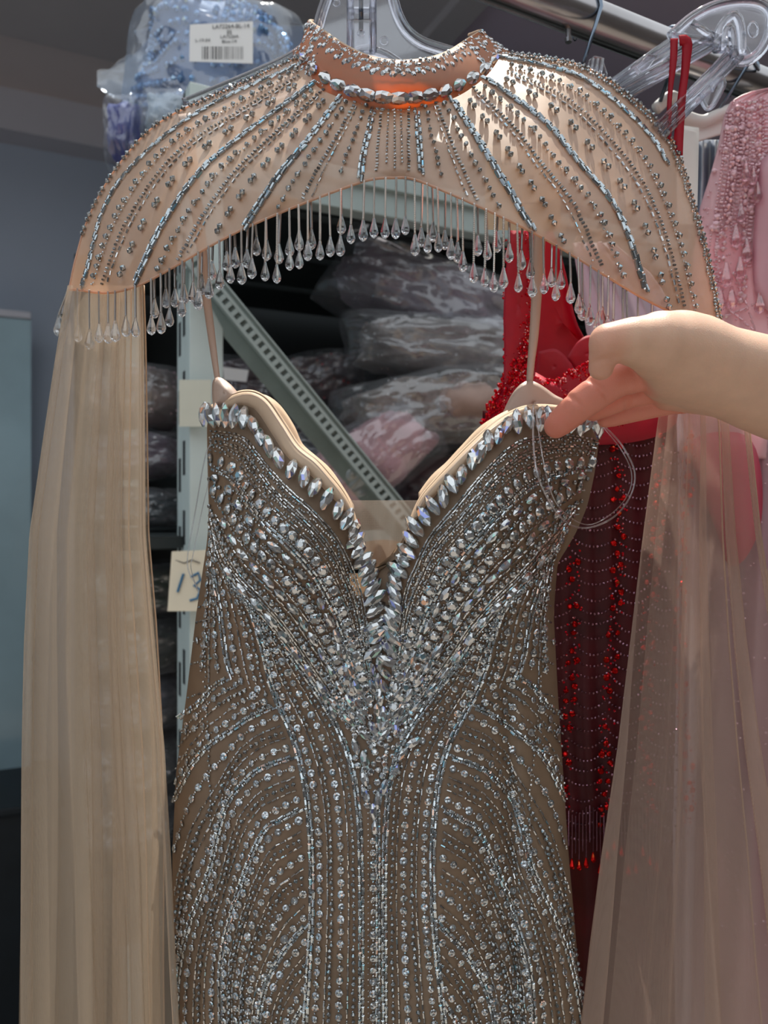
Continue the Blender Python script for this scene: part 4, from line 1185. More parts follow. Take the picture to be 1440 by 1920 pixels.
# (px, py of the drop's top): long row and short row, read along the hem
LONG = [(110, 590), (146, 605), (168, 616), (186, 606), (203, 605), (216, 600), (236, 592), (254, 596), (284, 590), (302, 585), (318, 576), (341, 556), (372, 540), (392, 520), (412, 505), (432, 495), (453, 492), (472, 482),
        (497, 490), (519, 494), (543, 470), (561, 468), (577, 450), (600, 450), (619, 442), (638, 440), (658, 420), (681, 411), (701, 408), (722, 408), (742, 408), (760, 404), (778, 438), (802, 438), (822, 436), (846, 446), (868, 470),
        (888, 492), (909, 502), (926, 510), (944, 500), (972, 512), (998, 518), (1020, 514), (1042, 528), (1070, 530), (1086, 550), (1106, 570), (1122, 584), (1140, 592)]
SHORT = [(290, 560), (311, 540), (328, 540), (345, 532), (362, 528), (378, 512), (398, 488), (425, 470), (441, 462), (463, 465), (481, 442), (500, 448), (523, 455), (543, 442), (561, 430), (584, 428), (640, 400), (790, 425), (812, 415), (834, 430),
         (858, 452), (896, 440), (914, 450), (932, 432), (955, 455), (978, 468), (995, 486), (1034, 502), (1052, 505), (1092, 560), (1130, 575), (1176, 600)]
def hem_at(px):
    best = None
    for i in range(0, 401):
        a = i / 400; q = cape_pd(a, hem_b)
        e = abs(q[0] - px)
        if best is None or e < best[0]: best = (e, a, q)
    return best[1], best[2]
def fringe(px, py, dd, drop=True):
    a, h = hem_at(px)
    d = h[2] + dd
    top = PF(h[0] if drop else px, h[1] - 2, d); x_end = px
    s = d * K / F
    end = PF(x_end, py, d)
    L_ = (top - end).length
    z = (top - end).normalized(); x = z.orthogonal().normalized(); y = z.cross(x)
    w = s * random.uniform(1.5, 1.8)
    Mx = Matrix(((x.x * w, y.x * w, z.x * L_, top.x), (x.y * w, y.y * w, z.y * L_, top.y), (x.z * w, y.z * w, z.z * L_, top.z), (0, 0, 0, 1)))
    o = obj('fringe_strand', STR_ME, cape, Mx)
    if drop:
        Mt = Matrix.Translation(end) @ Matrix.Rotation(random.uniform(0, 1), 4, 'Z') @ Matrix.Scale(s * random.uniform(1.08, 1.24), 4)
        obj('teardrop', TEAR_ME, o, Mt)
for px, py in LONG: fringe(px, py, -0.002)
for px, py in SHORT: fringe(px, py, 0.003)
for px, py in [(112, 585), (121, 560)]: fringe(px, py, 0.0)
for px in (1150, 1168, 1196, 1222, 1252, 1300, 1338): fringe(px, cape_pd(hem_at(px)[0], 1.0)[1] + 70, 0.004, True)

# ---- long tulle falls
def fall(name, rows, mat, nf, amp, ph, d_off=0.0, nu=220, nv=90, extra=0.0, gather=0.3, fade=(0.35, 1.0)):
    """hanging net with pleats; rows: (py, x_left, x_right, depth)"""
    R_ = np.array(rows, float); V = np.zeros((nv, nu, 3))
    for i in range(nv):
        y = R_[0, 0] + (R_[-1, 0] - R_[0, 0]) * i / (nv - 1)
        xl_ = np.interp(y, R_[:, 0], R_[:, 1]); xr_ = np.interp(y, R_[:, 0], R_[:, 2]); d0 = np.interp(y, R_[:, 0], R_[:, 3])
        g = i / (nv - 1); A_m = amp * (fade[0] + (fade[1] - fade[0]) * g)
        for j in range(nu):
            u = j / (nu - 1)
            w = 2 * math.pi * (nf * u + ph + 0.25 * math.sin(2.6 * u * math.pi + 1.3 * ph) + 0.12 * math.sin(g * 3 + ph * 5))
            fx = math.sin(w) ; fz = math.cos(w)
            sharp = math.copysign(abs(fz) ** 0.7, fz)
            x = xl_ + (xr_ - xl_) * (u + gather * fx / (2 * math.pi * nf))
            x = min(max(x, xl_), xr_)
            d = d0 + d_off + A_m * sharp * (0.6 + 0.4 * math.sin(u * 9 + ph)) + 0.004 * math.sin(u * 5 + g * 4)
            V[i, j] = PF(x, y, d)
    o = obj(name, mesh_np(name, V.reshape(-1, 3), grid_faces(nv, nu), mat, True), cape)
    MB().tube([V[i, nu - 1] for i in range(nv)], 0.0005, 6).build('hem_stitching', M['lining'], o, smooth=True)
    return o
rowsL = [(535, 126, 276, .528), (640, 108, 280, .528), (800, 84, 284, .532), (1000, 55, 288, .536), (1200, 45, 306, .538), (1400, 39, 324, .538), (1600, 35, 334, .538), (1800, 31, 340, .538), (2100, 26, 352, .538)]
fall('tulle_fall', rowsL, M['tulle'], 3.3, 0.009, 0.15, gather=1.7)
fall('tulle_fall', [(y, a + (b - a) * 0.02, a + (b - a) * 0.80, d) for y, a, b, d in rowsL], M['tulle'], 3.6, 0.008, 0.55, 0.020, gather=1.9)
fall('tulle_fall', [(y, a + (b - a) * 0.30, a + (b - a) * 0.96, d) for y, a, b, d in rowsL], M['tulle'], 1.7, 0.010, 0.85, 0.036, gather=1.5)
rowsR = [(600, 1252, 1352, .560), (700, 1246, 1390, .560), (800, 1232, 1420, .560), (1000, 1206, 1446, .562), (1200, 1182, 1480, .565), (1400, 1158, 1520, .568), (1600, 1128, 1570, .57), (1800, 1102, 1610, .572), (2100, 1062, 1680, .575)]
fall('tulle_fall', rowsR, M['tulle2'], 3.2, 0.010, 0.3, gather=1.7)
fall('tulle_fall', [(y, a + (b - a) * 0.10, a + (b - a) * 0.62, d) for y, a, b, d in rowsR], M['tulle2'], 2.6, 0.009, 0.7, 0.024, gather=1.7)

# ================================================================== the clear hanger in the collar
hg = empty('clear_hanger', PF(700, 200, 0.56), 'clear plastic hanger inside the crystal collar, holding the cape and gown', 'hanger')
HD = 0.575
def hp(x, y, d=HD): return PF(x, y, d)
def plate(pts, th, d=HD):
    mb = MB(); mb.prism([hp(x, y, d) for x, y in pts], (0, th, 0)); return mb
right_edge = cr([(726, -120), (728, -40), (737, 0), (746, 30), (762, 58), (790, 80), (830, 94), (880, 108), (960, 140), (1052, 190)], 40)
left_edge = cr([(640, -120), (628, -40), (612, 0), (602, 30), (592, 60), (560, 100), (480, 140), (345, 196)], 40)
lower = cr([(352, 232), (480, 190), (580, 150), (650, 112), (690, 98), (720, 104), (760, 128), (850, 168), (960, 204), (1040, 232)], 60)
poly = [tuple(p) for p in left_edge[::-1]] + [tuple(p) for p in right_edge] + [tuple(p) for p in lower[::-1]]
plate(poly, 0.0022).build('plate', M['hanger'], hg)
MB().tube([hp(x, y, HD + 0.002) for x, y in right_edge], 0.0036, 12).build('rim', M['hanger'], hg, smooth=True)
MB().tube([hp(x, y, HD + 0.002) for x, y in left_edge], 0.0036, 12).build('rim', M['hanger'], hg, smooth=True)
MB().tube([hp(x, y, HD + 0.002) for x, y in lower], 0.0034, 12).build('rim', M['hanger'], hg, smooth=True)
# hook socket with its window
for a, b in ((650, 664), (692, 706)):
    MB().tube([hp((a + b) / 2, -120, HD - 0.006), hp((a + b) / 2, 96, HD - 0.006)], (b - a) / 2 * HD * K / F, 10).build('socket_wall', M['hanger'], hg, smooth=True)
for y0, y1 in ((-110, 16), (34, 94)):
    mb = MB(); mb.prism([hp(652, y0, HD - 0.008), hp(704, y0, HD - 0.008), hp(704, y1, HD - 0.008), hp(652, y1, HD - 0.008)], (0, 0.005, 0)); mb.build('socket', M['hanger'], hg, bevel=0.001)
hk = [hp(677, 60, HD - 0.003), hp(677, -60, HD - 0.003)]
rp = rail_pt(690)
top = hp(677, -60, HD - 0.003)
arc = []
ctr = Vector((top.x, rp.y, rp.z))
for k in range(15):
    an = -math.pi * 0.5 + math.pi * 1.25 * k / 14
    arc.append(ctr + Vector((0, -math.cos(an + math.pi / 2 - math.pi / 2) * 0, 0)) + Vector((0.0, math.sin(an) * 0.0165, math.cos(an) * 0.0165)))
MB().tube(hk + arc, 0.0014, 10).build('hook', M['wire'], hg, smooth=True)
MB().tube([hp(677 + 6 * math.cos(a / 12 * 6.283), 62 + 6 * math.sin(a / 12 * 6.283), HD - 0.009) for a in range(12)], 0.0005, 6, closed=True).build('mould_mark', M['hanger'], hg)
MB().tube([hp(720 + 7 * math.cos(a / 12 * 6.283), 76 + 7 * math.sin(a / 12 * 6.283), HD - 0.001) for a in range(12)], 0.0005, 6, closed=True).build('mould_mark', M['hanger'], hg)
MB().tube([hp(631 + 6 * math.cos(a / 12 * 6.283), 5 + 6 * math.sin(a / 12 * 6.283), HD - 0.001) for a in range(12)], 0.0005, 6, closed=True).build('mould_mark', M['hanger'], hg)

# style tag hanging behind the organza
def text_mesh(name, body, origin, ux, uy, size, mat, parent, th=0.00008):
    cu = bpy.data.curves.new(name, 'FONT'); cu.body = body; cu.size = 1.0; cu.extrude = 0.0; cu.resolution_u = 2
    tmp = bpy.data.objects.new(name, cu); COL.objects.link(tmp)
    bpy.context.view_layer.update()
    me = bpy.data.meshes.new_from_object(tmp); bpy.data.objects.remove(tmp)
    me.materials.clear(); me.materials.append(mat)
    n = Vector(ux).cross(Vector(uy)).normalized()
    x = Vector(ux).normalized() * size; y = Vector(uy).normalized() * size; o = Vector(origin)
    Mx = Matrix(((x.x, y.x, n.x, o.x), (x.y, y.y, n.y, o.y), (x.z, y.z, n.z, o.z), (0, 0, 0, 1)))
    return obj(name, me, parent, Mx)
tg = empty('style_tag', PF(975, 430, 0.505), 'cream printed size tag seen through the organza of the cape', 'tag')
TD = 0.506
MB().prism([PF(912, 272, TD), PF(1052, 280, TD), PF(1050, 434, TD), PF(908, 430, TD)], (0, 0.0004, 0)).build('card', M['cream_paper'], tg)
sz = 15 * TD * K / F
def tt(body, x, y, k=1.0): text_mesh('printing', body, PF(x, y, TD - 0.0012), (1, 0, 0), (0, 0, 1), sz * k, M['ink'], tg)
tt('STYLE NO', 936, 308); tt('SIZE', 930, 342); tt('8', 990, 344, 1.5); tt('COLOR', 928, 376)
for y in (312, 346, 380): MB().prism([PF(962, y, TD - 0.001), PF(1030, y, TD - 0.001), PF(1030, y + 1.2, TD - 0.001), PF(962, y + 1.2, TD - 0.001)], (0, 0.0002, 0)).build('printed_rule', M['ink'], tg)

# ================================================================== hand and forearm
def surface_nets(f, org, h):
    s = f < 0
    nx, ny, nz = f.shape
    c = np.zeros((nx - 1, ny - 1, nz - 1), int)
    offs = [(i, j, k) for i in (0, 1) for j in (0, 1) for k in (0, 1)]
    cnt = sum(s[i:nx - 1 + i, j:ny - 1 + j, k:nz - 1 + k].astype(np.int8) for i, j, k in offs)
    act = (cnt > 0) & (cnt < 8)
    idx = np.full(act.shape, -1, int); ii = np.argwhere(act); idx[act] = np.arange(len(ii))
    acc = np.zeros((len(ii), 3)); num = np.zeros(len(ii))
    for a in offs:
        for ax in range(3):
            if a[ax]: continue
            b = list(a); b[ax] = 1; b = tuple(b)
            fa = f[ii[:, 0] + a[0], ii[:, 1] + a[1], ii[:, 2] + a[2]]; fb = f[ii[:, 0] + b[0], ii[:, 1] + b[1], ii[:, 2] + b[2]]
            m = (fa < 0) != (fb < 0)
            t = np.where(m, fa / np.where(fa - fb == 0, 1, fa - fb), 0)
            p = np.array(a, float)[None, :].repeat(len(ii), 0); p[:, ax] = t
            acc[m] += p[m]; num[m] += 1
    V = (ii + acc / num[:, None]) * h + org
    faces = []
    for ax in range(3):
        o1, o2 = [(1, 2), (2, 0), (0, 1)][ax]
        sl0 = [slice(None)] * 3; sl1 = [slice(None)] * 3; sl0[ax] = slice(0, -1); sl1[ax] = slice(1, None)
        ch = s[tuple(sl0)] != s[tuple(sl1)]
        e = np.argwhere(ch)
        ok = (e[:, o1] > 0) & (e[:, o2] > 0) & (e[:, o1] < f.shape[o1] - 1) & (e[:, o2] < f.shape[o2] - 1); e = e[ok]
        d1 = np.zeros(3, int); d1[o1] = 1; d2 = np.zeros(3, int); d2[o2] = 1
        q = [idx[tuple((e - x).T)] for x in (0 * d1, d1, d1 + d2, d2)]
        q = np.stack(q, -1)
        flip = s[tuple(e.T)]
        q[~flip] = q[~flip][:, ::-1]
        faces.append(q)
    Fq = np.vstack(faces)
    return V, Fq[(Fq >= 0).all(1)]

HK = 0.985
def hj(px, py, d, r): 
    p = PF(px, py, d); return np.array([p.x, p.y, p.z]), r * d * K / F
PARTS = {
    'arm': ([hj(1720, 812, .520, 104), hj(1560, 764, .500, 98), hj(1440, 724, .485, 90), hj(1340, 690, .470, 80), hj(1275, 664, .462, 73)], .010),
    'thenar': ([hj(1290, 668, .466, 70), hj(1240, 648, .452, 58), hj(1190, 642, .444, 39)], .010),
    'thumb': ([hj(1225, 645, .447, 50), hj(1186, 640, .442, 37), hj(1158, 637, .440, 33), hj(1139, 641, .440, 31.5)], .008),
    'thumb_tip': ([hj(1139, 641, .440, 31), hj(1131, 668, .444, 26.5), hj(1127, 690, .448, 23)], .003),
    'palm': ([hj(1300, 700, .486, 60), hj(1245, 704, .482, 46)], .012),
    'heel': ([hj(1252, 738, .497, 30), hj(1340, 738, .497, 36), hj(1440, 752, .500, 54)], .008),
    'index': ([hj(1216, 694, .476, 36), hj(1150, 714, .476, 34), hj(1090, 757, .485, 31), hj(1052, 791, .495, 26), hj(1043, 799, .498, 23)], .0015),
    'middle': ([hj(1250, 722, .498, 29), hj(1182, 737, .500, 28), hj(1132, 759, .507, 24), hj(1112, 770, .512, 20)], .0012),
    'ring': ([hj(1262, 748, .506, 28), hj(1200, 764, .512, 25), hj(1150, 780, .519, 20), hj(1136, 785, .521, 17)], .0010),
    'pinky': ([hj(1280, 752, .520, 24), hj(1215, 756, .530, 22), hj(1180, 764, .537, 18)], .001),
}
hv = 0.0009
lo = np.array([PF(1010, 900, .43).x - .004, .35, PF(1440, 900, .50).z - .02]); hi = np.array([PF(1700, 600, .52).x, .47, PF(1240, 570, .47).z + .01])
dims = np.ceil((hi - lo) / hv).astype(int) + 1
gx, gy, gz = [lo[k] + np.arange(dims[k]) * hv for k in range(3)]
def cap_sdf(G, a, ra, b, rb):
    ab = b - a; L2 = ab @ ab
    t = np.clip(((G[0] - a[0]) * ab[0] + (G[1] - a[1]) * ab[1] + (G[2] - a[2]) * ab[2]) / L2, 0, 1)
    dx = G[0] - (a[0] + ab[0] * t); dy = G[1] - (a[1] + ab[1] * t); dz = G[2] - (a[2] + ab[2] * t)
    return np.sqrt(dx * dx + dy * dy + dz * dz) - (ra + (rb - ra) * t)
def smin(a, b, k):
    h = np.clip(0.5 + 0.5 * (b - a) / k, 0, 1)
    return b * (1 - h) + a * h - k * h * (1 - h)
G = np.meshgrid(gx.astype(np.float32), gy.astype(np.float32), gz.astype(np.float32), indexing='ij')
fld = None
for nm in ('arm', 'palm', 'heel', 'thenar', 'thumb', 'thumb_tip', 'index', 'middle', 'ring', 'pinky'):
    js, kk = PARTS[nm]
    g = None
    for (a, ra), (b, rb) in zip(js[:-1], js[1:]):
        c = cap_sdf(G, a, ra, b, rb); g = c if g is None else np.minimum(g, c)
    fld = g if fld is None else smin(fld, g, kk)
# creases at the finger joints
def crease(px, py, d, nx, ny, w, depth):
    global fld
    p = PF(px, py, d); n = Vector((nx, 0, -ny)).normalized()
    dist = (G[0] - p.x) * n.x + (G[2] - p.z) * n.z
    rad = np.sqrt((G[0] - p.x) ** 2 + (G[1] - p.y) ** 2 + (G[2] - p.z) ** 2)
    fld = fld + depth * np.exp(-(dist / w) ** 2) * np.exp(-(rad / 0.010) ** 2)
crease(1120, 722, .470, 0.75, -0.62, 0.0011, 0.0016); crease(1078, 748, .476, 0.75, -0.62, 0.0011, 0.0014)
crease(1160, 730, .484, 0.85, -0.4, 0.0011, 0.0014); crease(1180, 768, .494, 0.9, -0.3, 0.0011, 0.0012)
crease(1140, 668, .428, 0.2, 0.98, 0.0012, 0.0016)
V, Fq = surface_nets(fld, lo, hv)
hand = empty('person', PF(1440, 815, .5), 'bare forearm reaching in, fingers pinching the bodice edge', 'person')
hm = mesh_np('hand_and_forearm', V, Fq, M['skin'], True)
VV = np.empty(len(hm.vertices) * 3, np.float32); hm.vertices.foreach_get('co', VV); VV = VV.reshape(-1, 3).T
fl = np.zeros(VV.shape[1])
for nm in ('index', 'middle', 'ring', 'pinky', 'thumb_tip', 'heel'):
    js = PARTS[nm][0]
    g = np.min([cap_sdf(VV, a, ra, b, rb) for (a, ra), (b, rb) in zip(js[:-1], js[1:])], axis=0)
    wgt = {'thumb_tip': 0.35, 'heel': 0.45}.get(nm, 0.9)
    fl = np.maximum(fl, wgt * np.clip(1 - g / 0.006, 0, 1))
tipd = np.linalg.norm(VV.T - np.array(PF(1043, 799, .498)), axis=1); fl = np.clip(fl + 0.25 * np.exp(-(tipd / 0.012) ** 2), 0, 1)
at_ = hm.attributes.new('flush', 'FLOAT', 'POINT'); at_.data.foreach_set('value', fl.astype(np.float32))
arm_o = obj('hand_and_forearm', hm, hand)
sm = arm_o.modifiers.new('smooth', 'SMOOTH'); sm.factor = 0.5; sm.iterations = 3
# nails on the far side of thumb and index finger
def nail(px, py, d, tx, ty, L_, W_, nrm):
    o = PF(px, py, d); T_ = Vector((tx, 0, -ty)).normalized(); Z = Vector(nrm).normalized(); Z = (Z - T_ * Z.dot(T_)).normalized(); Y = Z.cross(T_)
    s = d * K / F; V = []
    for i in range(9):
        for j in range(9):
            u, v = -1 + i / 4, -1 + j / 4
            w = W_ * (1 if u < 0.4 else math.sqrt(max(0.05, 1 - ((u - 0.4) / 0.62) ** 2)))
            V.append(o + T_ * u * L_ * s + Y * v * w * s + Z * (-v * v * W_ * 0.35) * s)
    ob = obj('fingernail', mesh_np('fingernail', V, grid_faces(9, 9), M['nail'], True), hand)
    m_ = ob.modifiers.new('sol', 'SOLIDIFY'); m_.thickness = 0.0005
nail(1056, 779, .517, -0.76, 0.64, 17, 14, (-0.3, 0.9, 0.3)); nail(1107, 690, .451, -0.05, 1, 15, 12, (-1, 0.25, 0))

# ================================================================== red gown
red = empty('red_beaded_gown', PF(1080, 2100, .66), 'deep red beaded gown hanging between the champagne gown and its right fall', 'dress')
def red_depth(x, y):
    l = np.interp(y, [400, 800, 2100], [905, 895, 960]); r = np.interp(y, [400, 800, 2100], [1270, 1275, 1270])
    u = min(1, abs((x - (l + r) / 2) / ((r - l) / 2)))
    return 0.655 - 0.03 * math.sqrt(max(0, 1 - u * u)) - 0.008 * gauss(x, y, 1010, 770, 70, 90)
RSurf = Surf(red_depth)
def col_sheet(name, rows, dfun, mat, parent, nu=40, nv=60, wav=0.0, wf=9):
    R_ = np.array(rows, float); V = []
    for i in range(nv):
        y = R_[0, 0] + (R_[-1, 0] - R_[0, 0]) * i / (nv - 1)
        xl_ = np.interp(y, R_[:, 0], R_[:, 1]); xr_ = np.interp(y, R_[:, 0], R_[:, 2])
        for j in range(nu):
            x = xl_ + (xr_ - xl_) * j / (nu - 1)
            V.append(PF(x, y, dfun(x, y) + wav * math.sin(wf * j / nu * 6.283 + i * 0.03)))
    o = obj(name, mesh_np(name, V, grid_faces(nv, nu), mat, True), parent)
    m_ = o.modifiers.new('sol', 'SOLIDIFY'); m_.thickness = 0.0012
    return o
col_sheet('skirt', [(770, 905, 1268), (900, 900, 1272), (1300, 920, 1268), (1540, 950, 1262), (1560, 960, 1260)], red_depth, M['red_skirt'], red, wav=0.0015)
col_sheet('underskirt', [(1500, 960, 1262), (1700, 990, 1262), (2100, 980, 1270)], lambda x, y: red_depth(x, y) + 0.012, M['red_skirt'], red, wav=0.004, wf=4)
# bodice front: a V-shaped beaded piece, the strap and the satin back lining inside it
sheet('bodice_front', [(905, 800), (925, 752), (950, 715), (985, 690), (1005, 716), (1030, 722), (1070, 700), (1120, 668), (1180, 660), (1240, 700), (1268, 790), (1180, 830), (1000, 830)], lambda x, y: red_depth(x, y) - 0.002, M['red_satin'], red, bulge=0.004)
sheet('strap', [(955, 432), (985, 430), (1004, 500), (1003, 600), (1000, 700), (950, 740), (946, 660), (945, 580), (950, 500)], lambda x, y: 0.628, M['red_satin'], red, bulge=0.003)
bk = sheet('back_lining', [(975, 425), (1030, 425), (1058, 500), (1080, 600), (1108, 650), (1140, 690), (1120, 760), (1000, 760), (980, 640)], lambda x, y: 0.675, M['red_satin'], red, bulge=-0.012)
sheet('cup_lining', [(1010, 660), (1040, 655), (1062, 672), (1075, 700), (1040, 722), (1008, 720)], lambda x, y: 0.655, M['red_satin'], red, bulge=0.002)
sheet('cup_lining', [(1062, 672), (1085, 640), (1108, 630), (1130, 650), (1130, 690), (1090, 700)], lambda x, y: 0.660, M['red_satin'], red, bulge=0.002)
rb = Bed(RSurf)
def rput(kind, x, y, size, lift=6.0):
    a = random.uniform(0, 6.28); rb.put(kind, x, y, math.cos(a), math.sin(a), size, lift, jit=0.6)
strap_poly = [(985, 600), (1003, 610), (1003, 715), (985, 760), (960, 800), (905, 800), (925, 752), (955, 690)]
neck_poly = [(1002, 708), (1030, 716), (1070, 694), (1120, 662), (1170, 656), (1170, 800), (1010, 795)]
for poly_, n in ((strap_poly, 700), (neck_poly, 1300)):
    xs = [p[0] for p in poly_]; ys = [p[1] for p in poly_]; k = 0
    while k < n:
        x, y = random.uniform(min(xs), max(xs)), random.uniform(min(ys), max(ys))
        if in_poly(x, y, poly_):
            kd = random.random() < 0.7; rput('seed' if kd else 'bicone', x, y, random.uniform(2.4, 4.4) if kd else random.uniform(0.5, 0.85), random.uniform(3, 12)); k += 1
k = 0
while k < 330:
    x, y = random.uniform(946, 1000), random.uniform(440, 700)
    rput('seed', x, y, random.uniform(1.8, 3.6), random.uniform(6, 14)); k += 1
bake_frames = rb.b; 
stuff_beads('seed_beads', *PROTO['seed'], bake_frames.get('seed', []), M['red_bead'], red)
stuff_beads('cut_beads', *PROTO['bicone'], bake_frames.get('bicone', []), M['red_bead'], red)
# scalloped strings on the skirt, with red stones at their ends
rs = Bed(RSurf)
cols_x = [985, 1060, 1145, 1222, 1285]
stones = []
for i in range(30):
    y = 815 + i * 25
    for j in range(len(cols_x) - 1):
        x0 = cols_x[j] + 14 * math.sin(y * 0.006 + j); x1 = cols_x[j + 1] + 14 * math.sin(y * 0.006 + j + 1)
        sag = 18 + 4 * math.sin(i * 1.7 + j)
        c = [(x0 + (x1 - x0) * t, y + 16 * (j % 2) + sag * 4 * t * (1 - t)) for t in np.linspace(0, 1, 14)]
        rs.line(c, 'seed', 0.03, 0.97, 1.15, 1.2)
    for j in range(len(cols_x)):
        x0 = cols_x[j] + 14 * math.sin(y * 0.006 + j)
        if random.random() < 0.8:
            for dx in ((-8, 0), (8, -7)) if random.random() < 0.6 else ((0, 0),):
                stones.append(rs.s.frame(x0 + dx[0] + random.uniform(-3, 3), y + dx[1] + random.uniform(-5, 5), 0.7, 0.7, random.uniform(0.8, 1.05), 3))
        for q_ in range(4): rs.put('bicone', x0 + random.uniform(-14, 14), y + random.uniform(-12, 12), 1, 0.5, 0.5, 3, jit=0.8)
stuff_beads('scallop_strings', *PROTO['seed'], rs.b['seed'], M['mauve_bead'], red)
stuff_beads('dark_cut_beads', *PROTO['bicone'], rs.b['bicone'], M['red_bead'], red)
single_beads('red_stone', 'round_small', [jitter(f, 0.4) for f in stones], M['red_stone'], red)
# fringe at the skirt's hem
RSTR = mesh_np('fringe_strand', uv, uf, M['mauve_bead']); RDROP = mesh_np('red_drop', *PROTO['tear'], M['red_stone'])
for k in range(26):
    x = 1066 + k * 6.6; y0 = 1520 + 10 * math.sin(k * 0.8); L_ = random.uniform(62, 96)
    d = red_depth(x, y0) - 0.004; s = d * K / F; top = PF(x, y0, d); w = s * 0.95; l = L_ * s
    o = obj('fringe_strand', RSTR, red, Matrix(((w, 0, 0, top.x), (0, w, 0, top.y), (0, 0, l, top.z), (0, 0, 0, 1))))
    if k % 2: obj('red_drop', RDROP, o, Matrix.Translation(top - Vector((0, 0, l))) @ Matrix.Scale(s * 0.62, 4))

# ================================================================== pale gown between, pink gown on the right
lil = empty('lilac_tulle_gown', PF(1160, 2100, .70), 'pale lilac tulle gown half hidden behind the red gown and the hand', 'dress')
col_sheet('tulle_layer', [(455, 1076, 1150), (520, 1086, 1230), (640, 1105, 1290), (900, 1230, 1330), (2100, 1180, 1340)], lambda x, y: 0.70, M['lilac'], lil, wav=0.005, wf=4)
pink = empty('pink_beaded_gown', PF(1440, 2100, .69), 'blush pink gown with pearl strings and drops, hanging at the right edge', 'dress')
def pink_depth(x, y):
    return 0.675 + 0.025 * ((x - 1470) / 180) ** 2 + 0.004 * math.sin(x * 0.05 + y * 0.003) + 0.01 * gauss(x, y, 1470, 480, 60, 130)
col_sheet('bodice', [(168, 1440, 1470), (176, 1400, 1500), (190, 1372, 1530), (215, 1360, 1560), (280, 1346, 1600), (340, 1328, 1620), (390, 1312, 1620), (480, 1300, 1620), (620, 1290, 1620), (860, 1270, 1640)], pink_depth, M['pink_mesh'], pink, nu=60, nv=120, wav=0.0008, wf=7)
col_sheet('skirt', [(820, 1268, 1640), (1200, 1235, 1660), (1600, 1200, 1680), (2100, 1160, 1700)], lambda x, y: pink_depth(x, y) + 0.004, M['mauve_tulle'], pink, nu=70, nv=80, wav=0.005, wf=6)
sheet('satin_panel', [(1428, 300), (1470, 280), (1520, 330), (1520, 560), (1470, 600), (1420, 560), (1412, 480), (1418, 380)], lambda x, y: pink_depth(x, y) - 0.004, M['pink_satin'], pink, bulge=0.004)
sheet('rose_panel', [(1290, 830), (1330, 812), (1400, 818), (1425, 880), (1425, 980), (1395, 1050), (1365, 1058), (1350, 1010), (1320, 930)], lambda x, y: pink_depth(x, y) - 0.010, M['rose_satin'], pink, bulge=0.008)
PSurf = Surf(lambda x, y: pink_depth(x, y))
pb = Bed(PSurf)
for k in range(16):
    x0 = 1362 + k * 6.0
    x1 = 1330 + k * 8.5
    c = cr([(x0, 186 + abs(k - 11) * 2.2), (x0 - 3, 260), ((x0 + x1) / 2 - 2, 380 + 5 * math.sin(k)), (x1 + 4 * math.sin(k * 2), 470), (x1 + 6, 560), (x1 + 10, 640)], 60)
    pb.line(c, ['seed', 'squares', 'seedmix', 'bicone'][k % 4], 0.0, random.uniform(0.55, 1.0), 1.05, 1.15)
for k in range(260):
    y = random.uniform(185, 640); xl_ = np.interp(y, [185, 280, 390, 640], [1376, 1350, 1318, 1300])
    x = random.uniform(xl_, min(1440, xl_ + 95)); a = random.uniform(0, 6.28)
    pb.put('round_small' if k % 4 == 0 else 'seed', x, y, math.cos(a), math.sin(a), random.uniform(0.6, 1.1) * (1 if k % 4 == 0 else 2.8), 2, jit=0.5)
for (a, b) in [((1340, 560), (1440, 640)), ((1345, 600), (1440, 560)), ((1380, 520), (1425, 640)), ((1340, 640), (1440, 628))]:
    pb.line(cr([a, b], 30), 'bugle', 0, 1, 1.1, 1.0)
for k in range(260):
    y = random.uniform(860, 1920); x = random.uniform(1330, 1520); a = random.uniform(0, 6.28)
    pb.put('seed', x, y, math.cos(a), math.sin(a), random.uniform(1.5, 2.8), 3)
PM = {'seed': M['pink_bead'], 'bugle_short': M['pink_bead'], 'bicone': M['pink_bead'], 'round_small': M['pink_bead'], 'bugle': M['pink_bead']}
for kind, fr in pb.b.items():
    if kind == 'round_small': single_beads('pink_stone', kind, fr, M['pink_bead'], pink)
    elif kind != 'thread': stuff_beads('pearl_' + kind + '_beads', *PROTO[kind], fr, M['pink_bead'], pink)
PDROP = mesh_np('pink_drop', *PROTO['tear'], M['pink_drop'])
for x, y, sc in [(1398, 300, 1.0), (1420, 340, 1.0), (1380, 420, 1.1), (1400, 445, 1.15), (1362, 490, 1.2), (1388, 480, 1.1), (1350, 536, 1.2), (1372, 536, 1.1), (1424, 548, 1.0), (1412, 310, .9), (1390, 380, .9)]:
    d = pink_depth(x, y) - 0.008; s = d * K / F
    obj('pink_drop', PDROP, pink, Matrix.Translation(PF(x, y, d)) @ Matrix.Scale(s * sc * 1.2, 4))

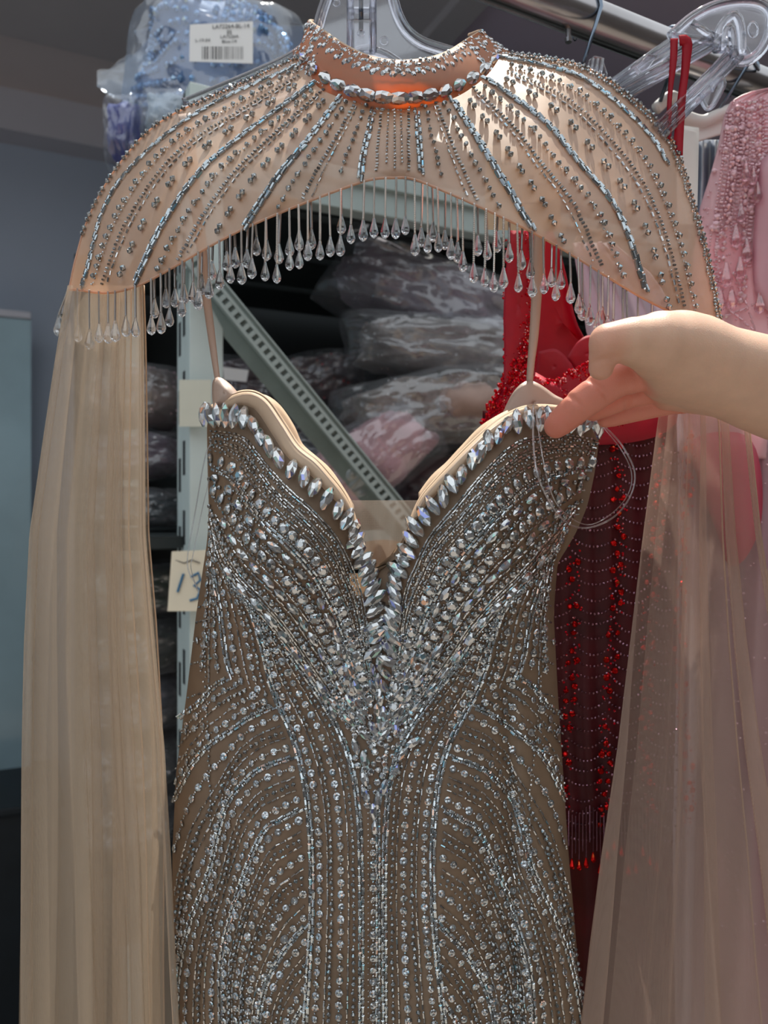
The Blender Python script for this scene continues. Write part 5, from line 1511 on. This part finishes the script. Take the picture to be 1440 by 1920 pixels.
# ================================================================== hangers on the rail at the right
def hook_over(parent, px, foot, r=0.0013, back=True):
    """wire hook that wraps the rail at rail place px and comes down to foot"""
    c = rail_at(px); R_ = 0.0128 + r
    side = Vector((-RD.y, RD.x, 0))
    if side.y > 0: side = -side                              # towards the viewer
    pts = [Vector(foot)]
    mid = Vector(foot) * 0.35 + (c + side * R_) * 0.65; pts.append(mid)
    for k in range(13):
        an = math.pi * k / 12 * 1.2
        pts.append(c + side * math.cos(an) * R_ + Vector((0, 0, math.sin(an) * R_)))
    MB().tube(pts, r, 10).build('hook', M['wire'], parent, smooth=True)
h2 = empty('clear_hanger', PF(1120, 140, .60), 'clear plastic hanger tip showing behind the cape shoulder on a straight wire hook', 'hanger')
hook_over(h2, 1100, PF(1094, 118, .615))
mb = MB(); mb.prism([PF(1096, 140, .612), PF(1104, 112, .612), (PF(1114, 103, .612)), PF(1130, 106, .612), PF(1140, 136, .612), PF(1140, 160, .612), PF(1096, 160, .612)], (0, 0.004, 0)); mb.build('shoulder', M['hanger'], h2, bevel=0.001)
for dx in (0, 9, 18): MB().tube([PF(1106 + dx, 150, .609), PF(1112 + dx, 110, .609)], 0.0011, 8).build('rib', M['hanger'], h2, smooth=True)

h3 = empty('clear_hanger', PF(1300, 240, .56), 'large clear plastic hanger with red ribbons at the upper right', 'hanger')
HB = 0.575
def cpx(x, y): return (1020 + x / 3.43, y / 3.43)
def q3(x, y, d=HB): return PF(*cpx(x, y), d)
rim = cr([cpx(*p) for p in [(815, 235), (860, 190), (950, 115), (1060, 55), (1180, 18), (1310, 8), (1400, 25), (1450, 70), (1462, 150), (1440, 240), (1390, 330), (1320, 385), (1255, 392), (1215, 340)]], 50)
MB().tube([PF(x, y, HB) for x, y in rim], 0.0032, 12).build('rim', M['hanger'], h3, smooth=True)
inner = cr([cpx(*p) for p in [(815, 240), (940, 255), (1010, 262), (1080, 268), (1140, 300), (1215, 345)]], 30)
MB().tube([PF(x, y, HB) for x, y in inner], 0.0028, 12).build('rim', M['hanger'], h3, smooth=True)
MB().prism([PF(x, y, HB + 0.001) for x, y in list(map(tuple, rim)) + list(map(tuple, inner[::-1]))[1:-1]], (0, 0.0018, 0)).build('plate', M['hanger'], h3)
MB().tube([q3(1345 + 38 * math.cos(a / 14 * 6.283) * .8, 190 + 38 * math.sin(a / 14 * 6.283) * 1.3, HB - 0.001) for a in range(14)], 0.0006, 6, closed=True).build('mould_mark', M['hanger'], h3)
MB().tube([q3(950, 145, HB - 0.003), q3(1110, 250, HB - 0.003)], 0.0022, 8).build('strut', M['hanger'], h3, smooth=True)
for pts in ([(1110, 330), (1125, 200), (1190, 110), (1240, 105), (1268, 200), (1272, 350)], [(1140, 330), (1165, 210), (1205, 180), (1225, 360)]):
    MB().tube([PF(*p, HB - 0.004) for p in cr([cpx(*p) for p in pts], 24)], 0.0026, 10).build('hook_socket', M['hanger'], h3, smooth=True)
def arm3(pa, pb, w, da, db, name='arm'):
    a = np.array(cpx(*pa)); b = np.array(cpx(*pb)); t = (b - a) / np.linalg.norm(b - a); n = np.array([-t[1], t[0]]) * w / 3.43 / 2
    for k in (-1, 0, 1):
        p0, p1 = a + n * k, b + n * k
        MB().tube([PF(p0[0], p0[1], da), PF(p1[0], p1[1], db)], 0.0021 if k else 0.0012, 8).build('arm_rib', M['hanger'], h3, smooth=True)
    MB().prism([PF(*(a - n), da + .001), PF(*(b - n), db + .001), PF(*(b + n), db + .001), PF(*(a + n), da + .001)], (0, 0.0022, 0)).build(name, M['hanger'], h3)
arm3((1085, 268), (440, 640), 66, HB, HB - 0.01); arm3((860, 262), (400, 590), 60, HB + 0.012, HB + 0.006); arm3((1238, 340), (730, 860), 76, HB, HB - 0.012)
mb = MB(); mb.prism([q3(590, 430, HB - .003), q3(670, 345, HB - .003), q3(735, 350, HB - .003), q3(640, 480, HB - .003)], (0, 0.004, 0)); mb.build('notch', M['hanger'], h3, bevel=0.0006)
nt_ = cr([cpx(*p) for p in [(1000, 610), (1040, 690), (1075, 690), (1120, 620), (1155, 540), (1140, 505), (1100, 530), (1075, 585)]], 30)
MB().tube([PF(x, y, HB - .004) for x, y in nt_], 0.0016, 8).build('bar_hook', M['hanger'], h3, smooth=True)
MB().prism([PF(x, y, HB - .003) for x, y in nt_], (0, 0.0014, 0)).build('bar_hook_plate', M['hanger'], h3)
hook_over(h3, 1392, q3(1240, 230, HB - 0.002))
rr = empty('red_ribbon', PF(1265, 280, .57), 'narrow red satin ribbon looped over the arm of the large clear hanger', 'ribbon')
ribbon('strip', [(*cpx(838, 250), .566, 12), (*cpx(832, 400), .565, 11), (*cpx(815, 560), .566, 7), (*cpx(806, 700), .566, 6), (*cpx(805, 900), .567, 6)], M['ribbon_red'], rr)
ribbon('strip', [(*cpx(870, 262), .564, 18), (*cpx(905, 262), .563, 20), (*cpx(920, 300), .564, 18), (*cpx(905, 480), .566, 13), (*cpx(885, 640), .566, 14), (*cpx(868, 860), .567, 16), (*cpx(862, 1000), .567, 16)], M['ribbon_red'], rr)
h4 = empty('white_hanger', PF(1330, 270, .72), 'white plastic hanger behind the large clear one, holding the pink gown', 'hanger')
body = cr([cpx(*p) for p in [(720, 700), (800, 630), (850, 640), (880, 740), (930, 760), (1020, 780), (1120, 740), (1240, 690), (1400, 640), (1500, 700)]], 50)
MB().tube([PF(x, y, .72) for x, y in body], 0.0046, 12).build('arm', M['white_plastic'], h4, smooth=True)
MB().prism([q3(860, 760, .722), q3(1000, 790, .722), q3(1240, 700, .722), q3(1240, 830, .722), q3(1000, 905, .722), q3(880, 880, .722)], (0, 0.003, 0)).build('web', M['white_plastic'], h4, bevel=0.001)
hook_over(h4, 1372, q3(1125, 710, .718)); hook_over(h4, 1250, q3(748, 650, .715), r=0.0015)
card = empty('white_card', PF(1296, 430, .60), 'stack of blank white cards beside the red ribbon', 'card')
for k in range(3):
    MB().prism([PF(1268 + k * 2, 240 - k * 3, .604 + k * .003), PF(1305 + k * 3, 247 - k * 4, .604 + k * .003), PF(1307, 420, .604 + k * .003), PF(1270, 420, .604 + k * .003)], (0, 0.0006, 0)).build('card', M['paper'], card)
nv_ = empty('slate_satin_gown', PF(1330, 600, .76), 'slate blue satin gown glimpsed between the white hanger and pink gown', 'dress')
col_sheet('panel', [(262, 1300, 1372), (330, 1300, 1370), (500, 1290, 1370), (1200, 1280, 1380)], lambda x, y: .76, M['navy'], nv_, wav=0.006, wf=3)

# ================================================================== bags on the shelf
M['blue_bead'] = m_crystal('blue_bead', lin(150, 188, 226), [lin(200, 230, 250), lin(215, 225, 200)], 0.1, 0.15, var=0.4, diff=0.45)
root, c, R_, hh = bag('light blue beaded gown in a clear bag with a barcode sticker', 412, 190, 1.08, 148, 148, 0.10, 0, (82, 112, 152), 3, 'film_blue', 3200, 'blue_bead', inner=0.95, spark=(4.0, 7.5), group='bagged gowns on the shelves')
# twisted tail of the film at its left, and the sticker
V = []
for i in range(16):
    a = i / 15
    for j in range(14):
        w = 2 * math.pi * j / 14
        r_ = 14 + 80 * a ** 1.3 + 5 * math.sin(3 * w + i)
        V.append(P(182 + 115 * a, 150 + 4 * a + r_ * math.sin(w), 1.06 + r_ * 0.35 * math.cos(w) * 1.06 / F))
obj('film_tail', mesh_np('film_tail', V, grid_faces(16, 14, True), M['film_blue'], True), root)
LD = 0.962
lab = [P(356, 46, LD), P(474, 40, LD), P(474, 119, LD), P(355, 115, LD)]
stk = MB().prism(lab, (0, 0.0005, 0)).build('sticker', M['paper'], root)
def lt(body, x, y, px_h): text_mesh('printing', body, P(x, y, LD - 0.0006), (1, 0, 0.04), (0, 0, 1), px_h * LD / F, M['ink'], stk)
lt('LA72264-BL-14', 398, 54, 11); lt('码', 425, 64, 10); lt('LA72264-', 413, 72, 9); lt('L-19-04', 366, 79, 9); lt('Blue-14', 416, 81, 9)
x = 379.0; k = 0
mb = MB()
while x < 455:
    w = random.choice([0.8, 1.0, 1.6, 2.4])
    if k % 2 == 0: mb.prism([P(x, 87, LD - .0004), P(x + w, 87, LD - .0004), P(x + w, 111, LD - .0004), P(x, 111, LD - .0004)], (0, 0.0002, 0))
    x += w + random.choice([0.5, 0.9]); k += 1
o = mb.build('barcode', M['ink'], stk); o['kind'] = 'stuff'
bag('small deep blue bundle in film beside the light blue bag', 246, 262, 1.03, 36, 64, 0.05, 0, (24, 40, 130), 5, 'film', 0)
bag('small clear empty-topped bag in front of the light blue one', 322, 222, 0.97, 48, 42, 0.03, -10, (168, 186, 200), 6, 'film', 0)
bag('dusky mauve gown in film, topmost of the pile on the shelf', 795, 566, 1.22, 175, 76, 0.10, -22, (112, 100, 110), 11, 'film', 260)
bag('grey gown in film, middle of the pile on the shelf', 815, 664, 1.16, 160, 58, 0.10, -6, (120, 114, 110), 12, 'film', 260)
r5, c5, R5, h5 = bag('taupe beaded gown in film with a blush lining, lowest of the pile', 800, 776, 1.12, 160, 68, 0.10, 8, (112, 100, 90), 13, 'film', 600)
M['blush_roll'] = m_plain('blush_roll', lin(158, 130, 116), 0.6, amount=0.12, scale=20, bump_s=0.3, bump_d=0.003, sheen=0.3)
V = []
for i in range(20):
    for j in range(20):
        th = math.pi * i / 19; ph = 2 * math.pi * j / 20
        V.append(P(885 + 62 * math.cos(th), 752 + 34 * math.sin(th) * math.sin(ph) * (1 + 0.18 * math.sin(i * 1.4 + j * 0.7)) + 5 * math.sin(i * 0.9 + j), 1.03 - 0.03 * math.sin(th) * math.cos(ph)))
obj('blush_lining', mesh_np('blush_lining', V, grid_faces(20, 20, True), M['blush_roll'], True), r5)
bag('dark floral gown in film behind the diagonal brace', 598, 720, 1.32, 90, 50, 0.09, 10, (74, 50, 52), 14, 'film', 120, 'red_bead')
bag('pale pink gown in glossy film in front of the pile', 690, 868, 1.06, 130, 72, 0.07, 34, (196, 150, 152), 15, 'film', 260, 'pink_bead')
bag('brown and pink gown in film low behind the neckline', 850, 905, 1.22, 120, 62, 0.09, 4, (112, 84, 86), 16, 'film', 120)
WINE = bag('dark wine gown in film beside the upright, behind the left ribbon', 455, 730, 1.30, 80, 56, 0.09, 0, (64, 40, 48), 17, 'film', 60)
rw = WINE[0]
MB().prism([P(418, 688, 1.19), P(466, 694, 1.19), P(462, 716, 1.19), P(420, 712, 1.19)], (0, 0.0006, 0)).build('sticker', M['paper'], rw)
bag('dark gown in film at the foot of the diagonal brace', 560, 850, 1.30, 110, 70, 0.09, 0, (58, 54, 58), 18, 'film', 80)
bag('dusty rose gown in film, upper bag left of the upright', 270, 748, 1.18, 80, 58, 0.09, 0, (96, 80, 72), 21, 'film', 120, 'pink_bead')
bag('mauve gown in film under the dusty rose one', 268, 858, 1.18, 82, 42, 0.09, 4, (86, 70, 82), 22, 'film', 60)
bag('dark teal gown in film under the mauve one, resting on the shelf board', 268, 951, 1.18, 80, 38, 0.09, -3, (26, 44, 48), 23, 'film', 60)
bag('green gown in film left of the upright, level with the paper note', 268, 1100, 1.18, 82, 46, 0.09, 4, (24, 52, 36), 24, 'film', 60)
bag('dark green gown in film just below the bright green one', 268, 1205, 1.18, 82, 48, 0.09, 0, (20, 36, 30), 25, 'film', 60)
bag('navy gown in film third from the bottom left of the upright', 268, 1310, 1.18, 82, 48, 0.09, 3, (22, 30, 44), 26, 'film', 40)
bag('charcoal gown in film second from the bottom left of the upright', 268, 1413, 1.18, 82, 48, 0.09, -3, (34, 36, 38), 27, 'film', 40)
bag('black gown in film, lowest bag left of the upright', 268, 1515, 1.18, 82, 48, 0.09, 0, (18, 18, 20), 28, 'film', 40)
